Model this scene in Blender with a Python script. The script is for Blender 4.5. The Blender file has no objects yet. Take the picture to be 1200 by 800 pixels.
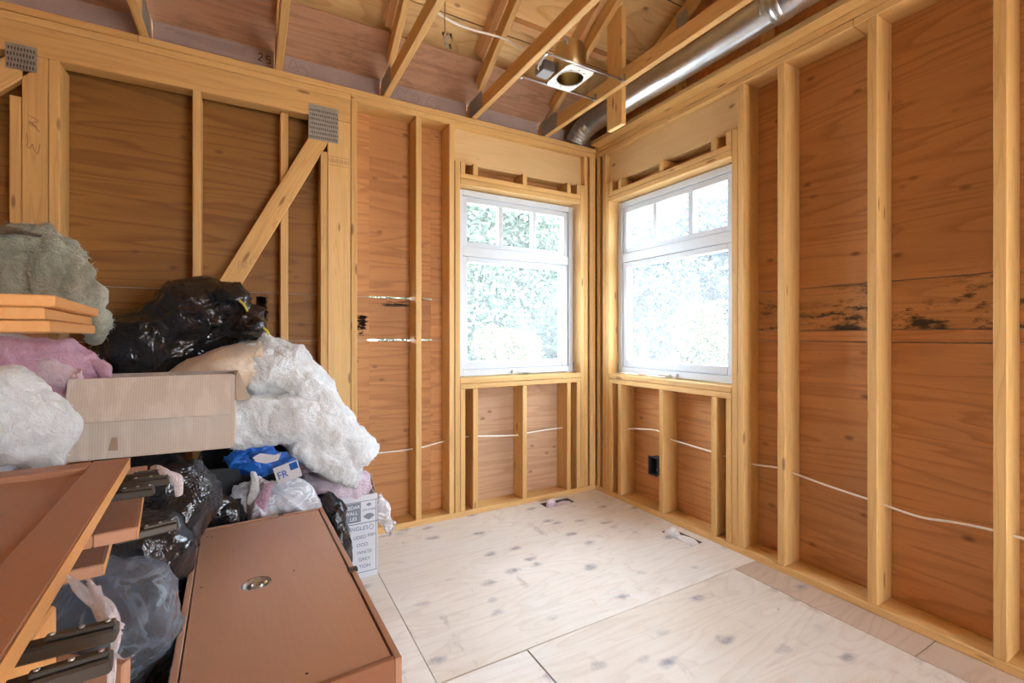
import bpy, math, random
import numpy as np
from mathutils import Matrix, Vector
sc = bpy.context.scene
rnd = random.Random(7)

# ------------------------------------------------------------------ camera
CAM_H, FPX, YAW, HORIZON = 1.25, 543.48, math.radians(29.336), 392.46
XR, YB = 2.4347, 2.9478            # inner faces of the right and the back wall
SN, CS = math.sin(YAW), math.cos(YAW)
cd = bpy.data.cameras.new('camera'); cam = bpy.data.objects.new('camera', cd)
sc.collection.objects.link(cam); sc.camera = cam
cam.location = (0, 0, CAM_H); cam.rotation_euler = (math.pi / 2, 0, -YAW)
cd.sensor_width = 36; cd.lens = FPX / 1200 * 36; cd.shift_y = -(400 - HORIZON) / 1200
cd.clip_start = 0.02; cd.clip_end = 200

# ------------------------------------------------------------------ light
W = bpy.data.worlds.new('sky'); sc.world = W; W.use_nodes = True
bg = W.node_tree.nodes['Background']
bg.inputs[0].default_value = (0.82, 0.91, 1.0, 1); bg.inputs[1].default_value = 4.0
sl = bpy.data.lights.new('sun', 'SUN'); sl.energy = 10.5; sl.angle = 0.02; sl.color = (1, .95, .86)
so = bpy.data.objects.new('sun', sl); sc.collection.objects.link(so)
so.rotation_euler = Vector((0.42, 0.62, -0.98)).to_track_quat('-Z', 'Y').to_euler()
sc.view_settings.view_transform = 'Standard'; sc.view_settings.look = 'None'
sc.view_settings.gamma = 1; sc.view_settings.use_curve_mapping = False
sc.view_settings.exposure = 2.45
sc.cycles.max_bounces = 12; sc.cycles.diffuse_bounces = 7; sc.cycles.transparent_max_bounces = 16
sc.cycles.caustics_reflective = False; sc.cycles.caustics_refractive = False
sc.cycles.sample_clamp_indirect = 8

# ------------------------------------------------------------------ pixel helpers (1200x800 frame)
def P(px, py, fw):
    rt = (px - 600) / FPX * fw
    return Vector((fw * SN + rt * CS, fw * CS - rt * SN, CAM_H + (HORIZON - py) / FPX * fw))
def onX(px, py, X):
    t = (px - 600) / FPX; return P(px, py, X / (SN + t * CS))
def onY(px, py, Y):
    t = (px - 600) / FPX; return P(px, py, Y / (CS - t * SN))

# ------------------------------------------------------------------ materials
def newmat(name):
    m = bpy.data.materials.new(name); m.use_nodes = True
    nt = m.node_tree; b = nt.nodes['Principled BSDF']
    return m, nt, b
class NT:
    def __init__(s, nt): s.nt = nt
    def n(s, t, **kw):
        o = s.nt.nodes.new(t)
        for k, v in kw.items(): setattr(o, k, v)
        return o
    def l(s, a, b): s.nt.links.new(a, b)
    def math(s, op, a, b=None, clamp=False):
        o = s.n('ShaderNodeMath', operation=op); o.use_clamp = clamp
        for i, v in enumerate((a, b)):
            if v is None: continue
            if hasattr(v, 'is_output') or hasattr(v, 'links'): s.l(v, o.inputs[i])
            else: o.inputs[i].default_value = v
        return o.outputs[0]
    def mix(s, fac, a, b, blend='MIX'):
        o = s.n('ShaderNodeMix', data_type='RGBA', blend_type=blend)
        for i, v in ((0, fac), (6, a), (7, b)):
            if hasattr(v, 'links'): s.l(v, o.inputs[i])
            elif i == 0: o.inputs[0].default_value = v
            else: o.inputs[i].default_value = (*v[:3], 1)
        return o.outputs[2]
    def ramp(s, fac, stops):
        o = s.n('ShaderNodeValToRGB'); cr = o.color_ramp
        while len(cr.elements) < len(stops): cr.elements.new(.5)
        for e, (p, c) in zip(cr.elements, stops):
            e.position = p; e.color = (*(c if hasattr(c, '__len__') else (c, c, c)), 1)
        s.l(fac, o.inputs[0]); return o.outputs[0]
    def coords(s, scale, rand=True, which='Object'):
        tc = s.n('ShaderNodeTexCoord'); v = tc.outputs[which]
        if rand:
            oi = s.n('ShaderNodeObjectInfo')
            a = s.n('ShaderNodeVectorMath', operation='SCALE'); a.inputs[3].default_value = 37.0
            c = s.n('ShaderNodeCombineXYZ'); s.l(oi.outputs['Random'], c.inputs[0]); s.l(oi.outputs['Random'], c.inputs[1]); s.l(oi.outputs['Random'], c.inputs[2])
            s.l(c.outputs[0], a.inputs[0])
            d = s.n('ShaderNodeVectorMath', operation='ADD'); s.l(v, d.inputs[0]); s.l(a.outputs[0], d.inputs[1]); v = d.outputs[0]
            s.random = oi.outputs['Random']
        m = s.n('ShaderNodeMapping'); m.inputs['Scale'].default_value = scale; s.l(v, m.inputs[0])
        s.base = v
        return m.outputs[0]
    def map(s, v, scale):
        m = s.n('ShaderNodeMapping'); m.inputs['Scale'].default_value = scale; s.l(v, m.inputs[0]); return m.outputs[0]
    def noise(s, v, scale=1, detail=4, rough=.55, dist=0):
        o = s.n('ShaderNodeTexNoise'); s.l(v, o.inputs['Vector']); o.inputs['Scale'].default_value = scale
        o.inputs['Detail'].default_value = detail; o.inputs['Roughness'].default_value = rough; o.inputs['Distortion'].default_value = dist
        return o.outputs['Fac']
    def voro(s, v, scale=1, rnd_=1):
        o = s.n('ShaderNodeTexVoronoi'); s.l(v, o.inputs['Vector']); o.inputs['Scale'].default_value = scale
        o.inputs['Randomness'].default_value = rnd_
        return o.outputs['Distance'], o.outputs['Color']
    def bump(s, h, b, strength=.3, dist=.01):
        o = s.n('ShaderNodeBump'); o.inputs['Strength'].default_value = strength; o.inputs['Distance'].default_value = dist
        s.l(h, o.inputs['Height']); s.l(o.outputs[0], b.inputs['Normal'])

def lumber_mat(name, light, dark, knot=(.16, .07, .025), rough=.62):
    m, nt, b = newmat(name); T = NT(nt)
    v = T.coords((1.3, 26, 26)); base = T.base
    g1 = T.noise(v, 1.0, 6, .6, .6)
    v2 = T.map(base, (.55, 11, 11)); g2 = T.noise(v2, 1, 2, .5)
    band = T.math('FRACT', T.math('MULTIPLY', g2, 13.0))
    line = T.ramp(band, [(0, .0), (.62, .1), (.93, 1), (1, .0)])
    col = T.mix(T.ramp(g1, [(.32, 0), (.68, 1)]), light, [l * .86 for l in light])
    col = T.mix(T.math('MULTIPLY', line, .36), col, dark)
    d, c = T.voro(T.map(base, (3.2, 13, 13)), 1)
    kn = T.ramp(d, [(.0, 1), (.085, .9), (.14, 0)])
    sep = T.n('ShaderNodeSeparateColor'); T.l(c, sep.inputs[0])
    kn = T.math('MULTIPLY', kn, T.math('GREATER_THAN', sep.outputs[0], .45))
    col = T.mix(T.math('MULTIPLY', kn, .75), col, knot)
    # board to board tint
    tint = T.ramp(T.random, [(0, (1.04, 1.0, .93)), (.35, (.90, .84, .74)), (.7, (1.0, .93, .80)), (1, (1.08, 1.07, 1.04))])
    col = T.mix(1.0, col, tint, 'MULTIPLY')
    T.l(col, b.inputs['Base Color']); b.inputs['Roughness'].default_value = rough
    T.bump(T.math('ADD', g1, line), b, .18, .002)
    return m

def ply_mat(name, light, dark, ring=.55, knots=.6, stain=0.0, rough=.6, tintvar=.12, scale=(.42, 5.5, 5.5), knotcol=(.14, .05, .02)):
    m, nt, b = newmat(name); T = NT(nt)
    v = T.coords(scale); base = T.base
    g = T.noise(v, .9, 2.5, .5, .25)
    band = T.math('FRACT', T.math('MULTIPLY', g, 12.0))
    line = T.ramp(band, [(0, 0), (.5, .12), (.90, 1), (1, 0)])
    fine = T.noise(T.map(base, (6, 120, 120)), 1, 3, .6)
    big = T.noise(T.map(base, (.7, 1.5, 1.5)), 1, 3, .5)
    col = T.mix(T.ramp(big, [(.3, 0), (.7, 1)]), light, [l * (1 - tintvar * 1.6) for l in light])
    col = T.mix(T.math('MULTIPLY', line, ring), col, dark)
    col = T.mix(T.math('MULTIPLY', T.ramp(fine, [(.45, 0), (.75, 1)]), .28), col, dark)
    d, c = T.voro(T.map(base, (5.2, 9.5, 9.5)), 1)
    sep = T.n('ShaderNodeSeparateColor'); T.l(c, sep.inputs[0])
    kn = T.math('MULTIPLY', T.ramp(d, [(.0, 1), (.06, .8), (.15, 0)]), T.math('GREATER_THAN', sep.outputs[0], 1 - knots))
    col = T.mix(T.math('MULTIPLY', kn, .8), col, knotcol)
    if stain:
        sv = T.noise(T.map(base, (5, 14, 14)), 1, 7, .75)
        s2 = T.noise(T.map(base, (1.6, 3.0, 3.0)), 1, 2, .5)
        sf = T.math('MULTIPLY', T.ramp(sv, [(.50, 0), (.58, 1)]), T.ramp(s2, [(.36, 0), (.50, 1)]))
        col = T.mix(T.math('MULTIPLY', sf, stain), col, (.012, .010, .010))
    tint = T.ramp(T.random, [(0, (1 - tintvar,) * 3), (1, (1 + tintvar * .6,) * 3)])
    col = T.mix(1.0, col, tint, 'MULTIPLY')
    T.l(col, b.inputs['Base Color']); b.inputs['Roughness'].default_value = rough
    T.bump(T.math('ADD', fine, line), b, .15, .002)
    return m

def floor_mat(name='subfloor_plywood', ca=(.785, .785, .765), cb=(.66, .60, .515), ringk=.15):
    m, nt, b = newmat(name); T = NT(nt)
    v = T.coords((1.1, 5, 5), which='Object'); base = T.base
    g = T.noise(v, .8, 2.5, .5, .3)
    band = T.math('FRACT', T.math('MULTIPLY', g, 16.0))
    line = T.ramp(band, [(0, 0), (.5, .1), (.90, 1), (1, 0)])
    big = T.noise(T.map(base, (.9, .9, .9)), 1, 4, .55)
    col = T.mix(T.ramp(big, [(.35, 0), (.7, 1)]), ca, cb)
    col = T.mix(T.math('MULTIPLY', line, ringk), col, (.36, .235, .15))
    fine = T.noise(T.map(base, (8, 90, 90)), 1, 3, .6)
    col = T.mix(T.math('MULTIPLY', T.ramp(fine, [(.45, 0), (.8, 1)]), .16), col, (.35, .25, .18))
    # grey scuffed knots
    w = T.n('ShaderNodeTexNoise'); w.inputs['Scale'].default_value = 14; T.l(base, w.inputs['Vector'])
    wv = T.n('ShaderNodeVectorMath', operation='SCALE'); wv.inputs[3].default_value = .05; T.l(w.outputs['Color'], wv.inputs[0])
    ad = T.n('ShaderNodeVectorMath', operation='ADD'); T.l(base, ad.inputs[0]); T.l(wv.outputs[0], ad.inputs[1])
    d, c = T.voro(T.map(ad.outputs[0], (5.6, 9.5, 1)), 1)
    sep = T.n('ShaderNodeSeparateColor'); T.l(c, sep.inputs[0])
    sp = T.math('MULTIPLY', T.ramp(d, [(.0, 1), (.12, .8), (.30, 0)]), T.math('GREATER_THAN', sep.outputs[0], .42))
    sp = T.math('MULTIPLY', sp, T.ramp(T.noise(T.map(base, (30, 30, 30)), 1, 3, .6), [(.3, .35), (.6, 1)]))
    col = T.mix(T.math('MULTIPLY', sp, .85), col, (.17, .17, .22))
    # nail heads and pits
    d2, c2 = T.voro(T.map(base, (5.0, 5.0, 1)), 1)
    s2 = T.n('ShaderNodeSeparateColor'); T.l(c2, s2.inputs[0])
    pit = T.math('MULTIPLY', T.ramp(d2, [(.0, 1), (.022, 1), (.032, 0)]), T.math('GREATER_THAN', s2.outputs[1], .55))
    col = T.mix(pit, col, (.05, .035, .03))
    # scrapes
    sv = T.noise(T.map(base, (9, 3, 3)), 1.3, 6, .72)
    col = T.mix(T.math('MULTIPLY', T.ramp(sv, [(.60, 0), (.70, 1)]), .35), col, (.26, .19, .15))
    T.l(col, b.inputs['Base Color']); b.inputs['Roughness'].default_value = .5
    T.bump(T.math('ADD', fine, line), b, .12, .002)
    return m

def plain(name, col, rough=.5, metal=0, var=.0, vscale=8, bump=0, bscale=60, spec=None):
    m, nt, b = newmat(name); T = NT(nt)
    v = T.coords((1, 1, 1))
    if var:
        n = T.noise(v, vscale, 4, .6)
        c = T.mix(T.ramp(n, [(.3, 0), (.7, 1)]), col, [x * (1 - var) for x in col]); T.l(c, b.inputs['Base Color'])
    else: b.inputs['Base Color'].default_value = (*col, 1)
    b.inputs['Roughness'].default_value = rough; b.inputs['Metallic'].default_value = metal
    if spec is not None: b.inputs['Specular IOR Level'].default_value = spec
    if bump: T.bump(T.noise(v, bscale, 5, .65), b, bump, .006)
    return m

def fluff_mat(name, a, bcol, bs=45, strength=.9):
    m, nt, b = newmat(name); T = NT(nt)
    v = T.coords((1, 1, 1)); base = T.base
    n = T.noise(v, 9, 5, .65, .8); f = T.noise(T.map(base, (1, 1, 1)), bs, 6, .75, .6)
    col = T.mix(T.ramp(n, [(.3, 0), (.7, 1)]), a, bcol)
    col = T.mix(T.math('MULTIPLY', T.ramp(f, [(.35, 1), (.6, 0)]), .35), col, [x * .72 for x in bcol])
    T.l(col, b.inputs['Base Color']); b.inputs['Roughness'].default_value = .95; b.inputs['Specular IOR Level'].default_value = .1
    b.inputs['Sheen Weight'].default_value = .3
    T.bump(T.math('ADD', T.math('MULTIPLY', n, 1.5), f), b, strength, .02)
    return m

def bag_mat(name, col, rough=.22, alpha=1.0, tcol=None, bs=9):
    m, nt, b = newmat(name); T = NT(nt)
    v = T.coords((1, 1, 1)); base = T.base
    n = T.noise(T.map(base, (1, 1, 1)), bs, 3, .55, 1.4)
    rid = T.math('ABSOLUTE', T.math('SUBTRACT', n, .5))
    n2 = T.noise(base, bs * 3.2, 3, .6, 1.0); rid2 = T.math('ABSOLUTE', T.math('SUBTRACT', n2, .5))
    hgt = T.math('ADD', rid, T.math('MULTIPLY', rid2, .45))
    b.inputs['Base Color'].default_value = (*col, 1); b.inputs['Roughness'].default_value = rough
    b.inputs['Specular IOR Level'].default_value = .6
    T.bump(hgt, b, .45, .045)
    if alpha < 1:
        out = nt.nodes['Material Output']; tr = T.n('ShaderNodeBsdfTransparent'); tr.inputs[0].default_value = (*(tcol or (.9, .93, .97)), 1)
        lw = T.n('ShaderNodeLayerWeight'); lw.inputs[0].default_value = .35
        fac = T.math('ADD', T.math('MULTIPLY', lw.outputs['Facing'], .55), alpha, True)
        fac = T.math('ADD', fac, T.math('MULTIPLY', T.ramp(rid, [(0, 1), (.03, 0)]), .35), True)
        mx = T.n('ShaderNodeMixShader'); T.l(fac, mx.inputs[0]); T.l(tr.outputs[0], mx.inputs[1]); T.l(b.outputs[0], mx.inputs[2]); T.l(mx.outputs[0], out.inputs[0])
    return m

def glass_mat():
    m, nt, b = newmat('window_glass'); T = NT(nt); out = nt.nodes['Material Output']
    tr = T.n('ShaderNodeBsdfTransparent'); tr.inputs[0].default_value = (.96, .985, 1, 1)
    gl = T.n('ShaderNodeBsdfGlossy'); gl.inputs['Roughness'].default_value = .02
    df = T.n('ShaderNodeBsdfTranslucent'); df.inputs[0].default_value = (.93, .96, 1, 1)   # pane dust plus overexposure haze painted in as a pale veil
    lw = T.n('ShaderNodeLayerWeight'); lw.inputs[0].default_value = .12
    m1 = T.n('ShaderNodeMixShader'); T.l(T.math('MULTIPLY', lw.outputs['Fresnel'], .5), m1.inputs[0]); T.l(tr.outputs[0], m1.inputs[1]); T.l(gl.outputs[0], m1.inputs[2])
    v = T.coords((1, 1, 1), False); n = T.noise(v, 3, 4, .6)
    m2 = T.n('ShaderNodeMixShader'); T.l(T.math('ADD', T.math('MULTIPLY', n, .02), .022), m2.inputs[0]); T.l(m1.outputs[0], m2.inputs[1]); T.l(df.outputs[0], m2.inputs[2])
    T.l(m2.outputs[0], out.inputs[0]); return m

M = {}
M['stud'] = lumber_mat('framing_lumber', (.69, .45, .185), (.46, .245, .075))
M['stud_red'] = lumber_mat('framing_lumber_rough', (.60, .36, .17), (.40, .19, .075))
M['ply_wall'] = ply_mat('sheathing_plywood', (.62, .305, .112), (.33, .135, .042), .55, .62)
M['ply_faded'] = ply_mat('sheathing_plywood_faded', (.60, .39, .24), (.36, .19, .10), .5, .75)
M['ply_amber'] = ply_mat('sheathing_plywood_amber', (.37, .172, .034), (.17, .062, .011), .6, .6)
M['ply_old'] = ply_mat('sheathing_plywood_stained', (.60, .31, .115), (.32, .135, .042), .5, .5, stain=.95)
M['ply_pale'] = ply_mat('header_plywood', (.80, .555, .275), (.58, .34, .14), .16, .6)
M['ply_roof'] = ply_mat('roof_plywood_golden', (.84, .58, .26), (.50, .25, .08), .5, .45, scale=(.9, 4, 4))
M['ply_eave'] = ply_mat('roof_plywood_weathered', (.52, .285, .165), (.28, .13, .07), .4, .45, stain=.22)
M['floor'] = floor_mat()
M['floor_tan'] = floor_mat('subfloor_plywood_tan', (.56, .45, .36), (.47, .35, .26), .3)
M['vinyl'] = plain('white_vinyl', (.54, .59, .65), .4)
M['glass'] = glass_mat()
M['galv'] = plain('galvanised_steel', (.60, .63, .66), .32, 1, .25, 6, .05, 30)
M['zinc'] = plain('zinc_plate', (.40, .40, .37), .5, .7, .3, 60)
M['zinc_dark'] = plain('punched_slot', (.05, .05, .045), .8)
M['brass'] = plain('gold_anodised_can', (.62, .50, .30), .3, 1, .1)
M['white_metal'] = plain('white_painted_metal', (.8, .8, .78), .4, .2)
M['cable'] = plain('white_cable', (.82, .80, .75), .5)
M['cable_grey'] = plain('grey_armoured_cable', (.5, .5, .5), .4, .5)
M['black_box'] = plain('black_plastic_box', (.012, .013, .017), .6)
M['foam'] = plain('foam_board', (.42, .34, .33), .8, 0, .2, 5)
M['ink'] = plain('pencil_ink', (.06, .045, .04), .8)
M['ink_faint'] = plain('faint_print', (.24, .165, .15), .8)
M['stamp'] = plain('grade_stamp_ink', (.30, .17, .08), .8)
M['cab'] = ply_mat('cherry_laminate', (.48, .255, .155), (.41, .205, .12), .10, .0, rough=.3, tintvar=.05, scale=(.5, 2, 2))
M['cab_edge'] = ply_mat('oak_edge_band', (.70, .36, .12), (.56, .26, .08), .2, 0, rough=.5, tintvar=.05, scale=(.8, 8, 8))
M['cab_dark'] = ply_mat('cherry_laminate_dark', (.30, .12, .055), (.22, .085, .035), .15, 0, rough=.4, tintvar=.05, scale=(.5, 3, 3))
M['hinge'] = plain('hinge_steel', (.075, .068, .06), .5, .5, .2, 20)
def card_mat():
    m, nt, b = newmat('cardboard'); T = NT(nt); v = T.coords((1, 1, 1), False); base = T.base
    n = T.noise(v, 5, 4, .6); sx = T.n('ShaderNodeSeparateXYZ'); T.l(base, sx.inputs[0])
    w = T.math('SINE', T.math('MULTIPLY', sx.outputs[0], 900.0)); w2 = T.noise(T.map(base, (26, 26, 1.2)), 1, 2, .5)
    col = T.mix(T.ramp(n, [(.3, 0), (.7, 1)]), (.56, .495, .425), (.50, .43, .36))
    col = T.mix(T.math('MULTIPLY', T.ramp(w2, [(.52, 0), (.6, 1)]), .35), col, (.68, .62, .54))
    T.l(col, b.inputs['Base Color']); b.inputs['Roughness'].default_value = .8
    T.bump(T.math('ADD', T.math('MULTIPLY', w, .12), w2), b, .25, .004); return m
M['card'] = card_mat()
M['card_in'] = plain('cardboard_dark_edge', (.36, .26, .18), .85, 0, .15, 9)
M['carton'] = plain('printed_carton', (.68, .74, .82), .6, 0, .05, 6)
M['print_blue'] = plain('carton_print', (.13, .20, .32), .6)
M['print_panel'] = plain('carton_panel', (.20, .25, .32), .6)
M['paper'] = plain('white_paper', (.82, .80, .76), .7, 0, .08)
M['fg_white'] = fluff_mat('white_fiberglass', (.89, .945, .97), (.80, .87, .90), 30, .9)
M['fg_pink'] = fluff_mat('pink_fiberglass', (.74, .50, .64), (.58, .31, .47), 38)
M['fg_lilac'] = fluff_mat('pale_pink_fiberglass', (.90, .80, .90), (.80, .64, .79), 40)
M['fg_wisp'] = fluff_mat('pale_fibre_wisp', (.93, .91, .95), (.86, .80, .88), 60)
M['rock'] = fluff_mat('mineral_wool', (.60, .63, .50), (.30, .33, .24), 34, 1.0)
M['rock_top'] = fluff_mat('mineral_wool_brown_face', (.26, .21, .13), (.17, .13, .08), 40, .8)
M['kraft'] = bag_mat('beige_poly_facing', (.62, .52, .40), .35, bs=4)
M['bag_black'] = bag_mat('black_bin_liner', (.012, .013, .017), .17, bs=6)
M['bag_smoke'] = bag_mat('smoky_clear_liner', (.22, .26, .32), .16, .25, (.45, .50, .58), 6)
M['bag_clear'] = bag_mat('clear_poly_bag', (.84, .89, .95), .18, .34)
M['bag_white'] = bag_mat('white_poly_wrap', (.78, .80, .83), .3)
M['bag_blue'] = bag_mat('blue_poly_bag', (.02, .16, .62), .28)
M['white_print'] = plain('white_print', (.80, .84, .9), .5)
M['yellow'] = plain('yellow_drawstring', (.75, .70, .08), .4)
M['duct_dark'] = plain('duct_boot_steel', (.22, .22, .23), .5, .8)
M['dark'] = plain('dark_void', (.02, .018, .016), .9)
M['siding'] = plain('outside_siding', (.45, .45, .42), .7)
M['leaf'] = plain('tree_leaves', (.036, .076, .047), .6, 0, .35, 3)
M['leaf2'] = plain('blue_green_leaves', (.046, .080, .098), .6, 0, .3, 3)
M['leaf3'] = plain('yellow_green_leaves', (.060, .062, .014), .6, 0, .25, 3)
M['leaf4'] = plain('pink_flowers', (.060, .038, .038), .6, 0, .25, 3)
M['bark'] = plain('bark', (.16, .12, .09), .9, 0, .3)
M['bounce_ground'] = plain('pale_bounce_ground', (.48, .47, .44), .9, 0, .3, 2)  # pale tone picked so the ground bounces sunlight up indoors
M['tape'] = plain('blue_flashing_tape', (.05, .25, .55), .4)

# ------------------------------------------------------------------ object helpers
C = sc.collection
def link(name, me, mat=None, parent=None):
    o = bpy.data.objects.new(name, me); C.objects.link(o)
    if mat and me is not None and not me.materials: me.materials.append(mat if not isinstance(mat, str) else M[mat])
    if parent is not None:
        o.parent = parent; o.matrix_parent_inverse = parent_world(parent).inverted()
    return o
def parent_world(p):
    m = p.matrix_basis.copy()
    if p.parent: m = parent_world(p.parent) @ p.matrix_parent_inverse @ m
    return m
def tag(o, label, cat, group=None):
    o['label'] = label; o['category'] = cat
    if group: o['group'] = group
    return o
def thing(name, loc, label, cat, group=None, rz=0):
    o = bpy.data.objects.new(name, None); C.objects.link(o); o.empty_display_size = .1
    o.location = loc; o.rotation_euler = (0, 0, rz)
    return tag(o, label, cat, group)
def structure(name, loc=(0, 0, 0)):
    o = bpy.data.objects.new(name, None); C.objects.link(o); o.location = loc; o['kind'] = 'structure'; o.empty_display_size = .1
    return o
def mesh(name, v, f, mat=None, parent=None, smooth=False):
    me = bpy.data.meshes.new(name); me.from_pydata([tuple(x) for x in v], [], [tuple(int(i) for i in q) for q in f]); me.update()
    if smooth: me.polygons.foreach_set('use_smooth', [True] * len(me.polygons))
    return link(name, me, mat, parent)
_box = {}
def box_mesh(lx, ly, lz, bev):
    key = (round(lx, 4), round(ly, 4), round(lz, 4), bev)
    a, b, c = lx / 2, ly / 2, lz / 2; e = bev
    if e <= 0:
        v = [(sx * a, sy * b, sz * c) for sx in (-1, 1) for sy in (-1, 1) for sz in (-1, 1)]
        f = [(0, 1, 3, 2), (4, 6, 7, 5), (0, 4, 5, 1), (2, 3, 7, 6), (0, 2, 6, 4), (1, 5, 7, 3)]
    else:
        v, idx = [], {}
        for sx in (-1, 1):
            for sy in (-1, 1):
                for sz in (-1, 1):
                    for ax, co in enumerate(((sx * a, sy * (b - e), sz * (c - e)), (sx * (a - e), sy * b, sz * (c - e)), (sx * (a - e), sy * (b - e), sz * c))):
                        idx[(sx, sy, sz, ax)] = len(v); v.append(co)
        I = idx; f = []
        for s in (-1, 1):
            f.append([I[(s, *q, 0)] for q in ((-1, -1), (1, -1), (1, 1), (-1, 1))][::s])
            f.append([I[(q[0], s, q[1], 1)] for q in ((-1, -1), (1, -1), (1, 1), (-1, 1))][::-s])
            f.append([I[(*q, s, 2)] for q in ((-1, -1), (1, -1), (1, 1), (-1, 1))][::s])
        for s in (-1, 1):
            for t in (-1, 1):
                f.append([I[(-1, s, t, 1)], I[(1, s, t, 1)], I[(1, s, t, 2)], I[(-1, s, t, 2)]][::(1 if s * t < 0 else -1)])
                f.append([I[(s, -1, t, 0)], I[(s, 1, t, 0)], I[(s, 1, t, 2)], I[(s, -1, t, 2)]][::(1 if s * t > 0 else -1)])
                f.append([I[(s, t, -1, 0)], I[(s, t, 1, 0)], I[(s, t, 1, 1)], I[(s, t, -1, 1)]][::(1 if s * t < 0 else -1)])
                for u in (-1, 1):
                    f.append([I[(s, t, u, k)] for k in (0, 1, 2)][::(1 if s * t * u > 0 else -1)])
    return key, v, f
def boxmesh_data(lx, ly, lz, mat, bev=.0025):
    key, v, f = box_mesh(lx, ly, lz, bev); key = key + (mat,)
    if key not in _box:
        me = bpy.data.meshes.new('piece'); me.from_pydata(v, [], f); me.update(); me.materials.append(M[mat]); _box[key] = me
    return _box[key]
def frame_from(d, up):
    d = Vector(d).normalized(); u = Vector(up); u = (u - d * u.dot(d)).normalized(); w = d.cross(u)
    return Matrix((d, u, w)).transposed()
def bar(name, parent, p0, p1, w, t, up, mat='stud', bev=.003):
    """board from p0 to p1 along its centre line, w wide along up, t thick across"""
    p0, p1 = Vector(p0), Vector(p1); L = (p1 - p0).length
    o = link(name, boxmesh_data(L, w, t, mat, bev), None, None)
    o.matrix_basis = Matrix.Translation((p0 + p1) / 2) @ frame_from(p1 - p0, up).to_4x4()
    if parent is not None: o.parent = parent; o.matrix_parent_inverse = parent_world(parent).inverted()
    return o
def blk(name, parent, x0, x1, y0, y1, z0, z1, mat='stud', axis=None, bev=.003):
    """axis aligned block; its long axis becomes local x so that the grain follows it"""
    d = [x1 - x0, y1 - y0, z1 - z0]
    if axis is None: axis = max(range(3), key=lambda i: d[i])
    c = [(x0 + x1) / 2, (y0 + y1) / 2, (z0 + z1) / 2]
    e = [0, 0, 0]; e[axis] = d[axis] / 2
    upi = (axis + 1) % 3; up = [0, 0, 0]; up[upi] = 1; ti = (axis + 2) % 3
    return bar(name, parent, [c[i] - e[i] for i in range(3)], [c[i] + e[i] for i in range(3)], d[upi], d[ti], up, mat, bev)
def panel(name, parent, axis_n, pos, thick, a0, a1, b0, b1, mat, bev=.0015):
    """sheet: normal axis 0/1/2 at pos..pos+thick; a = horizontal range (local x), b = second range"""
    if axis_n == 1: return blk(name, parent, a0, a1, pos, pos + thick, b0, b1, mat, 0, bev)
    if axis_n == 0: return blk(name, parent, pos, pos + thick, a0, a1, b0, b1, mat, 1, bev)
    return blk(name, parent, a0, a1, b0, b1, pos, pos + thick, mat, 0, bev)
def tube(name, parent, pts, r, mat, seg=8, smooth=True, closed_ends=True, cat=None):
    pts = [Vector(p) for p in pts]; v, f = [], []
    n = len(pts); rs = r if hasattr(r, '__len__') else [r] * n
    up = Vector((0, 0, 1))
    prev = None
    for i, p in enumerate(pts):
        d = (pts[min(i + 1, n - 1)] - pts[max(i - 1, 0)]).normalized()
        if prev is None:
            a = d.cross(up)
            if a.length < .05: a = d.cross(Vector((1, 0, 0)))
        else: a = prev - d * prev.dot(d)
        a.normalize(); prev = a; b_ = d.cross(a)
        for k in range(seg):
            th = 2 * math.pi * k / seg; v.append(p + (a * math.cos(th) + b_ * math.sin(th)) * rs[i])
    for i in range(n - 1):
        for k in range(seg):
            f.append((i * seg + k, i * seg + (k + 1) % seg, (i + 1) * seg + (k + 1) % seg, (i + 1) * seg + k))
    if closed_ends: f.append(tuple(range(seg))[::-1]); f.append(tuple((n - 1) * seg + k for k in range(seg)))
    return mesh(name, v, f, mat, parent, smooth)
def catmull(pts, n=8):
    pts = [Vector(p) for p in pts]; out = []
    for i in range(len(pts) - 1):
        p0, p1, p2, p3 = pts[max(i - 1, 0)], pts[i], pts[i + 1], pts[min(i + 2, len(pts) - 1)]
        for k in range(n):
            t = k / n
            out.append(.5 * ((2 * p1) + (p2 - p0) * t + (2 * p0 - 5 * p1 + 4 * p2 - p3) * t * t + (3 * p1 - p0 - 3 * p2 + p3) * t ** 3))
    out.append(pts[-1]); return out
def lathe(name, parent, prof, mat, seg=24, matrix=None, smooth=True):
    v, f = [], []; n = len(prof)
    for k in range(seg):
        a = 2 * math.pi * k / seg
        for r, z in prof: v.append(Vector((r * math.cos(a), r * math.sin(a), z)))
    if matrix is not None: v = [matrix @ x for x in v]
    for k in range(seg):
        for i in range(n - 1): f.append((k * n + i, ((k + 1) % seg) * n + i, ((k + 1) % seg) * n + i + 1, k * n + i + 1))
    return mesh(name, v, f, mat, parent, smooth)

# ---- numpy noise for soft things
def _h(i, j, k, s):
    n = (i * 374761393 + j * 668265263 + k * 2147483647 + s * 1274126177) & 0xFFFFFFFF
    n = ((n ^ (n >> 13)) * 1274126177) & 0xFFFFFFFF
    return ((n ^ (n >> 16)) & 0xFFFF) / 65535.0
def vnoise(p, seed=0):
    p = np.asarray(p, float); i = np.floor(p).astype(np.int64); t = p - i; t = t * t * (3 - 2 * t); r = 0
    for a in (0, 1):
        for b in (0, 1):
            for c in (0, 1):
                w = (t[:, 0] if a else 1 - t[:, 0]) * (t[:, 1] if b else 1 - t[:, 1]) * (t[:, 2] if c else 1 - t[:, 2])
                r = r + w * _h(i[:, 0] + a, i[:, 1] + b, i[:, 2] + c, seed)
    return r * 2 - 1
def fbm(p, seed=0, o=4, g=.5):
    r, a = 0, 1
    for k in range(o): r = r + a * vnoise(p * 2 ** k, seed + k * 17); a *= g
    return r
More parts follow.
